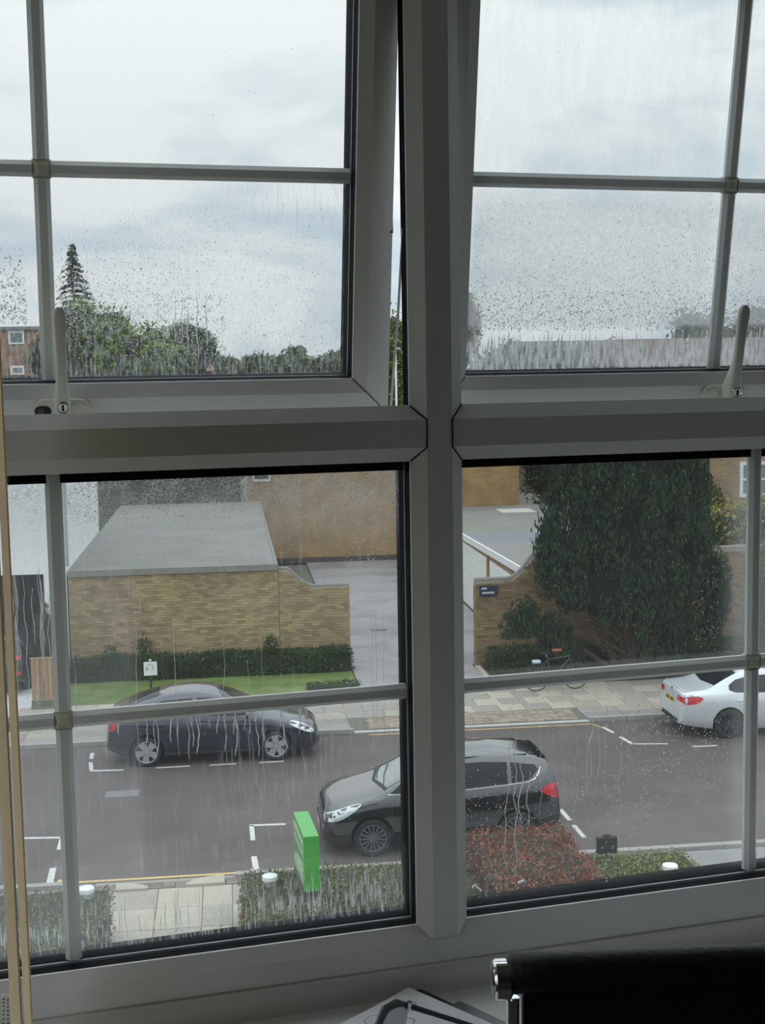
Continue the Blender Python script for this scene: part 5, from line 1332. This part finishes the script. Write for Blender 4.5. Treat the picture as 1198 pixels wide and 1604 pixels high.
# bollard lights
for i, (u, v) in enumerate(((-1.97, 17.02), (.66, 17.06), (6.52, 16.52))):
    b = thing('bollard_light', ('white capped bollard light left of the path', 'white capped bollard light between path and green sign box', 'white capped bollard light in the bright green hedge')[i], 'light', SW(u, v, 0), SA, 'bollard lights in the front garden')
    MB().lathe([(0, 0), (.085, 0), (.085, .60), (.07, .62), (.07, .64)], 20, 'z').build('post', M_SPACER, b, smooth=.6)
    MB().lathe([(.07, .62), (.10, .64), (.10, .80), (.07, .82)], 20, 'z').build('lens', mat('frosted_lens', (.45, .50, .53), .3), b, smooth=.6)
    MB().lathe([(0, .875), (.08, .872), (.112, .86), (.116, .84), (.116, .80), (.10, .79)], 24, 'z').build('cap', M_WHITEPAINT, b, smooth=.6)
# black flood lamp on a spike
b = thing('flood_lamp', 'black square garden flood lamp above the bright green hedge', 'light', SW(5.79, 17.30, 0), SA)
MB().box(-.155, .155, -.05, .05, .80, 1.06).build('housing', M_BLACK, b, bevel=.012); MB().box(-.05, .05, -.03, .03, 1.06, 1.085).build('top_bracket', M_BLACK, b)
MB().box(-.13, .13, .05, .056, .82, 1.03).build('lens', M_CARGLASS, b); MB().tube([(0, 0, 0), (0, 0, .80)], .016, 8).build('spike', M_STEEL, b)
# white notice on a post
b = thing('notice_board', 'small white square notice on a dark post in the lawn', 'sign', SW(-1.86, 31.30, 0), SA+math.radians(4))
MB().tube([(0, .02, 0), (0, .02, .98)], .028, 8).build('post', mat('dark_green_post', (.02, .035, .022), .6), b)
pn = MB().box(-.165, .165, -.012, .004, .66, 1.01).build('panel', M_WPLATE, b, bevel=.006)
for (x, z, w, h) in ((-.085, .84, .065, .09), (.06, .86, .05, .06), (.05, .93, .12, .015), (-.04, .95, .10, .012), (.06, .78, .08, .012)): MB().box(x-w/2, x+w/2, -.0145, -.0118, z-h/2, z+h/2).build('print_mark', mat('grey_print', (.36, .40, .44), .6), pn)
MB().add(*ellip((0, .02, 1.045), (.035, .03, .025))).build('finial', M_WHITEPAINT, b, smooth=True)
# timber screen on a stone plinth
b = thing('timber_screen', 'short timber board screen on a mossy plinth by the forecourt', 'fence', SW(-4.42, 30.87, 0), SA)
M_TIM = [mat('cedar_a', (.38, .24, .14), .8, var=.12, vscale=6, stretch=(8, 8, 1)), mat('cedar_b', (.32, .19, .115), .8, var=.12, vscale=6, stretch=(8, 8, 1)), mat('cedar_c', (.43, .28, .15), .8, var=.12, vscale=6, stretch=(8, 8, 1))]
for k in range(6): MB().box(-.305+.102*k+.005, -.305+.102*(k+1)-.005, -.02, .005-.008*(k % 2), .29, 1.30).build('board', M_TIM[(k*2) % 3], b, bevel=.004)
MB().box(-.31, .31, .01, .05, .40, .48).build('batten', M_TIM[1], b); MB().box(-.31, .31, .01, .05, 1.05, 1.13).build('batten', M_TIM[1], b)
MB().box(-.32, .32, -.03, .04, 1.30, 1.325).build('cap', M_TIM[0], b, bevel=.004)
MB().box(-.30, .30, -.08, .06, 0, .285).build('plinth_core', M_MORT, b)
for j in range(4):
    x = -.31-(.1 if j % 2 else 0); 
    while x < .31:
        a, c = max(x, -.31), min(x+.21, .31)
        if c-a > .04: MB().box(a+.004, c-.004, -.095, .07, .071*j+.004, .071*(j+1)-.003).build('plinth_brick', mat('mossy_brick', (.15, .165, .11), .9, var=.3, vscale=9), b)
        x += .21
# lamp post glimpsed in the gap
b = thing('lamp_post', 'pale slim lamp post seen through the open sash gap', 'lamp post', SW(8.72, 64, 0), SA)
MB().tube([(0, 0, 0), (0, 0, 9.0)], [.09, .05], 10).build('column', M_WPLATE, b, smooth=True); MB().tube([(0, 0, 9.0), (0, -.25, 9.25), (0, -.8, 9.3)], .035, 8).build('arm', M_WPLATE, b, smooth=True); MB().add(*ellip((0, -1.05, 9.28), (.12, .3, .06))).build('lantern', M_SPACER, b, smooth=True)
# bicycle
b = thing('bicycle', 'bicycle with orange reflectors leaning before the dark hedge', 'bicycle', SW(8.33, 30.35, .05), SA+math.radians(4))
M_ORG = mat('orange_plastic', (.75, .22, .03), .4); M_TEAL = mat('pale_teal_paint', (.40, .56, .57), .35)
for x in (-.52, .52):
    w = MB().lathe([(.325, -.016), (.340, -.010), (.345, 0), (.340, .010), (.325, .016), (.318, 0), (.325, -.016)], 36, 'y', (x, 0, .345)).build('wheel', M_TYRE, b, smooth=True)
    sk = MB()
    for k in range(14): a = 2*PI*k/14; sk.tube([(x, 0, .345), (x+.32*math.cos(a), 0, .345+.32*math.sin(a))], .0025, 4)
    sk.build('spokes', M_CHROME, w); MB().lathe([(0, -.04), (.02, -.04), (.02, .04), (0, .04)], 12, 'y', (x, 0, .345)).build('hub', M_STEEL, w)
    MB().box(x-.20, x-.12, -.012, .012, .17, .24).build('reflector', M_ORG, w)
fm = MB()
for p, q, rd in (((-.52, 0, .345), (-.12, 0, .30), .012), ((-.52, 0, .345), (-.22, 0, .80), .010), ((-.12, 0, .30), (-.24, 0, .86), .016), ((-.12, 0, .30), (.34, 0, .78), .018), ((-.22, 0, .80), (.33, 0, .86), .016), ((.32, 0, .92), (.40, 0, .66), .018), ((.40, 0, .66), (.52, 0, .345), .014)): fm.tube([p, q], rd, 8)
fm.build('frame', mat('dark_teal_paint', (.05, .075, .075), .4), b, smooth=True)
MB().tube([(-.24, 0, .86), (-.26, 0, .95)], .012, 8).build('seat_post', M_CHROME, b); MB().add(*ellip((-.27, 0, .97), (.14, .07, .03))).build('saddle', M_BLACK, b, smooth=True)
MB().tube([(.30, -.28, 1.02), (.34, -.12, 1.03), (.32, 0, .98), (.34, .12, 1.03), (.30, .28, 1.02)], .011, 8).build('handlebar', M_STEEL, b, smooth=True)
MB().lathe([(.085, -.01), (.09, 0), (.085, .01), (.07, 0), (.085, -.01)], 18, 'y', (-.12, -.04, .30)).build('chain_ring', M_STEEL, b); MB().tube([(-.12, -.05, .30), (-.04, -.07, .15)], .010, 6).build('crank', M_STEEL, b)
MB().box(-.64, -.30, -.06, .06, .70, .72).build('carrier', M_STEEL, b); MB().box(-.62, -.42, -.08, .08, .73, .80).build('carrier_bag', mat('pale_blue_bag', (.55, .66, .72), .5), b, bevel=.02)
MB().box(-.10, .14, -.03, .03, 1.00, 1.06).build('rolled_strap', mat('rust_strap', (.40, .12, .06), .6), b, bevel=.01)
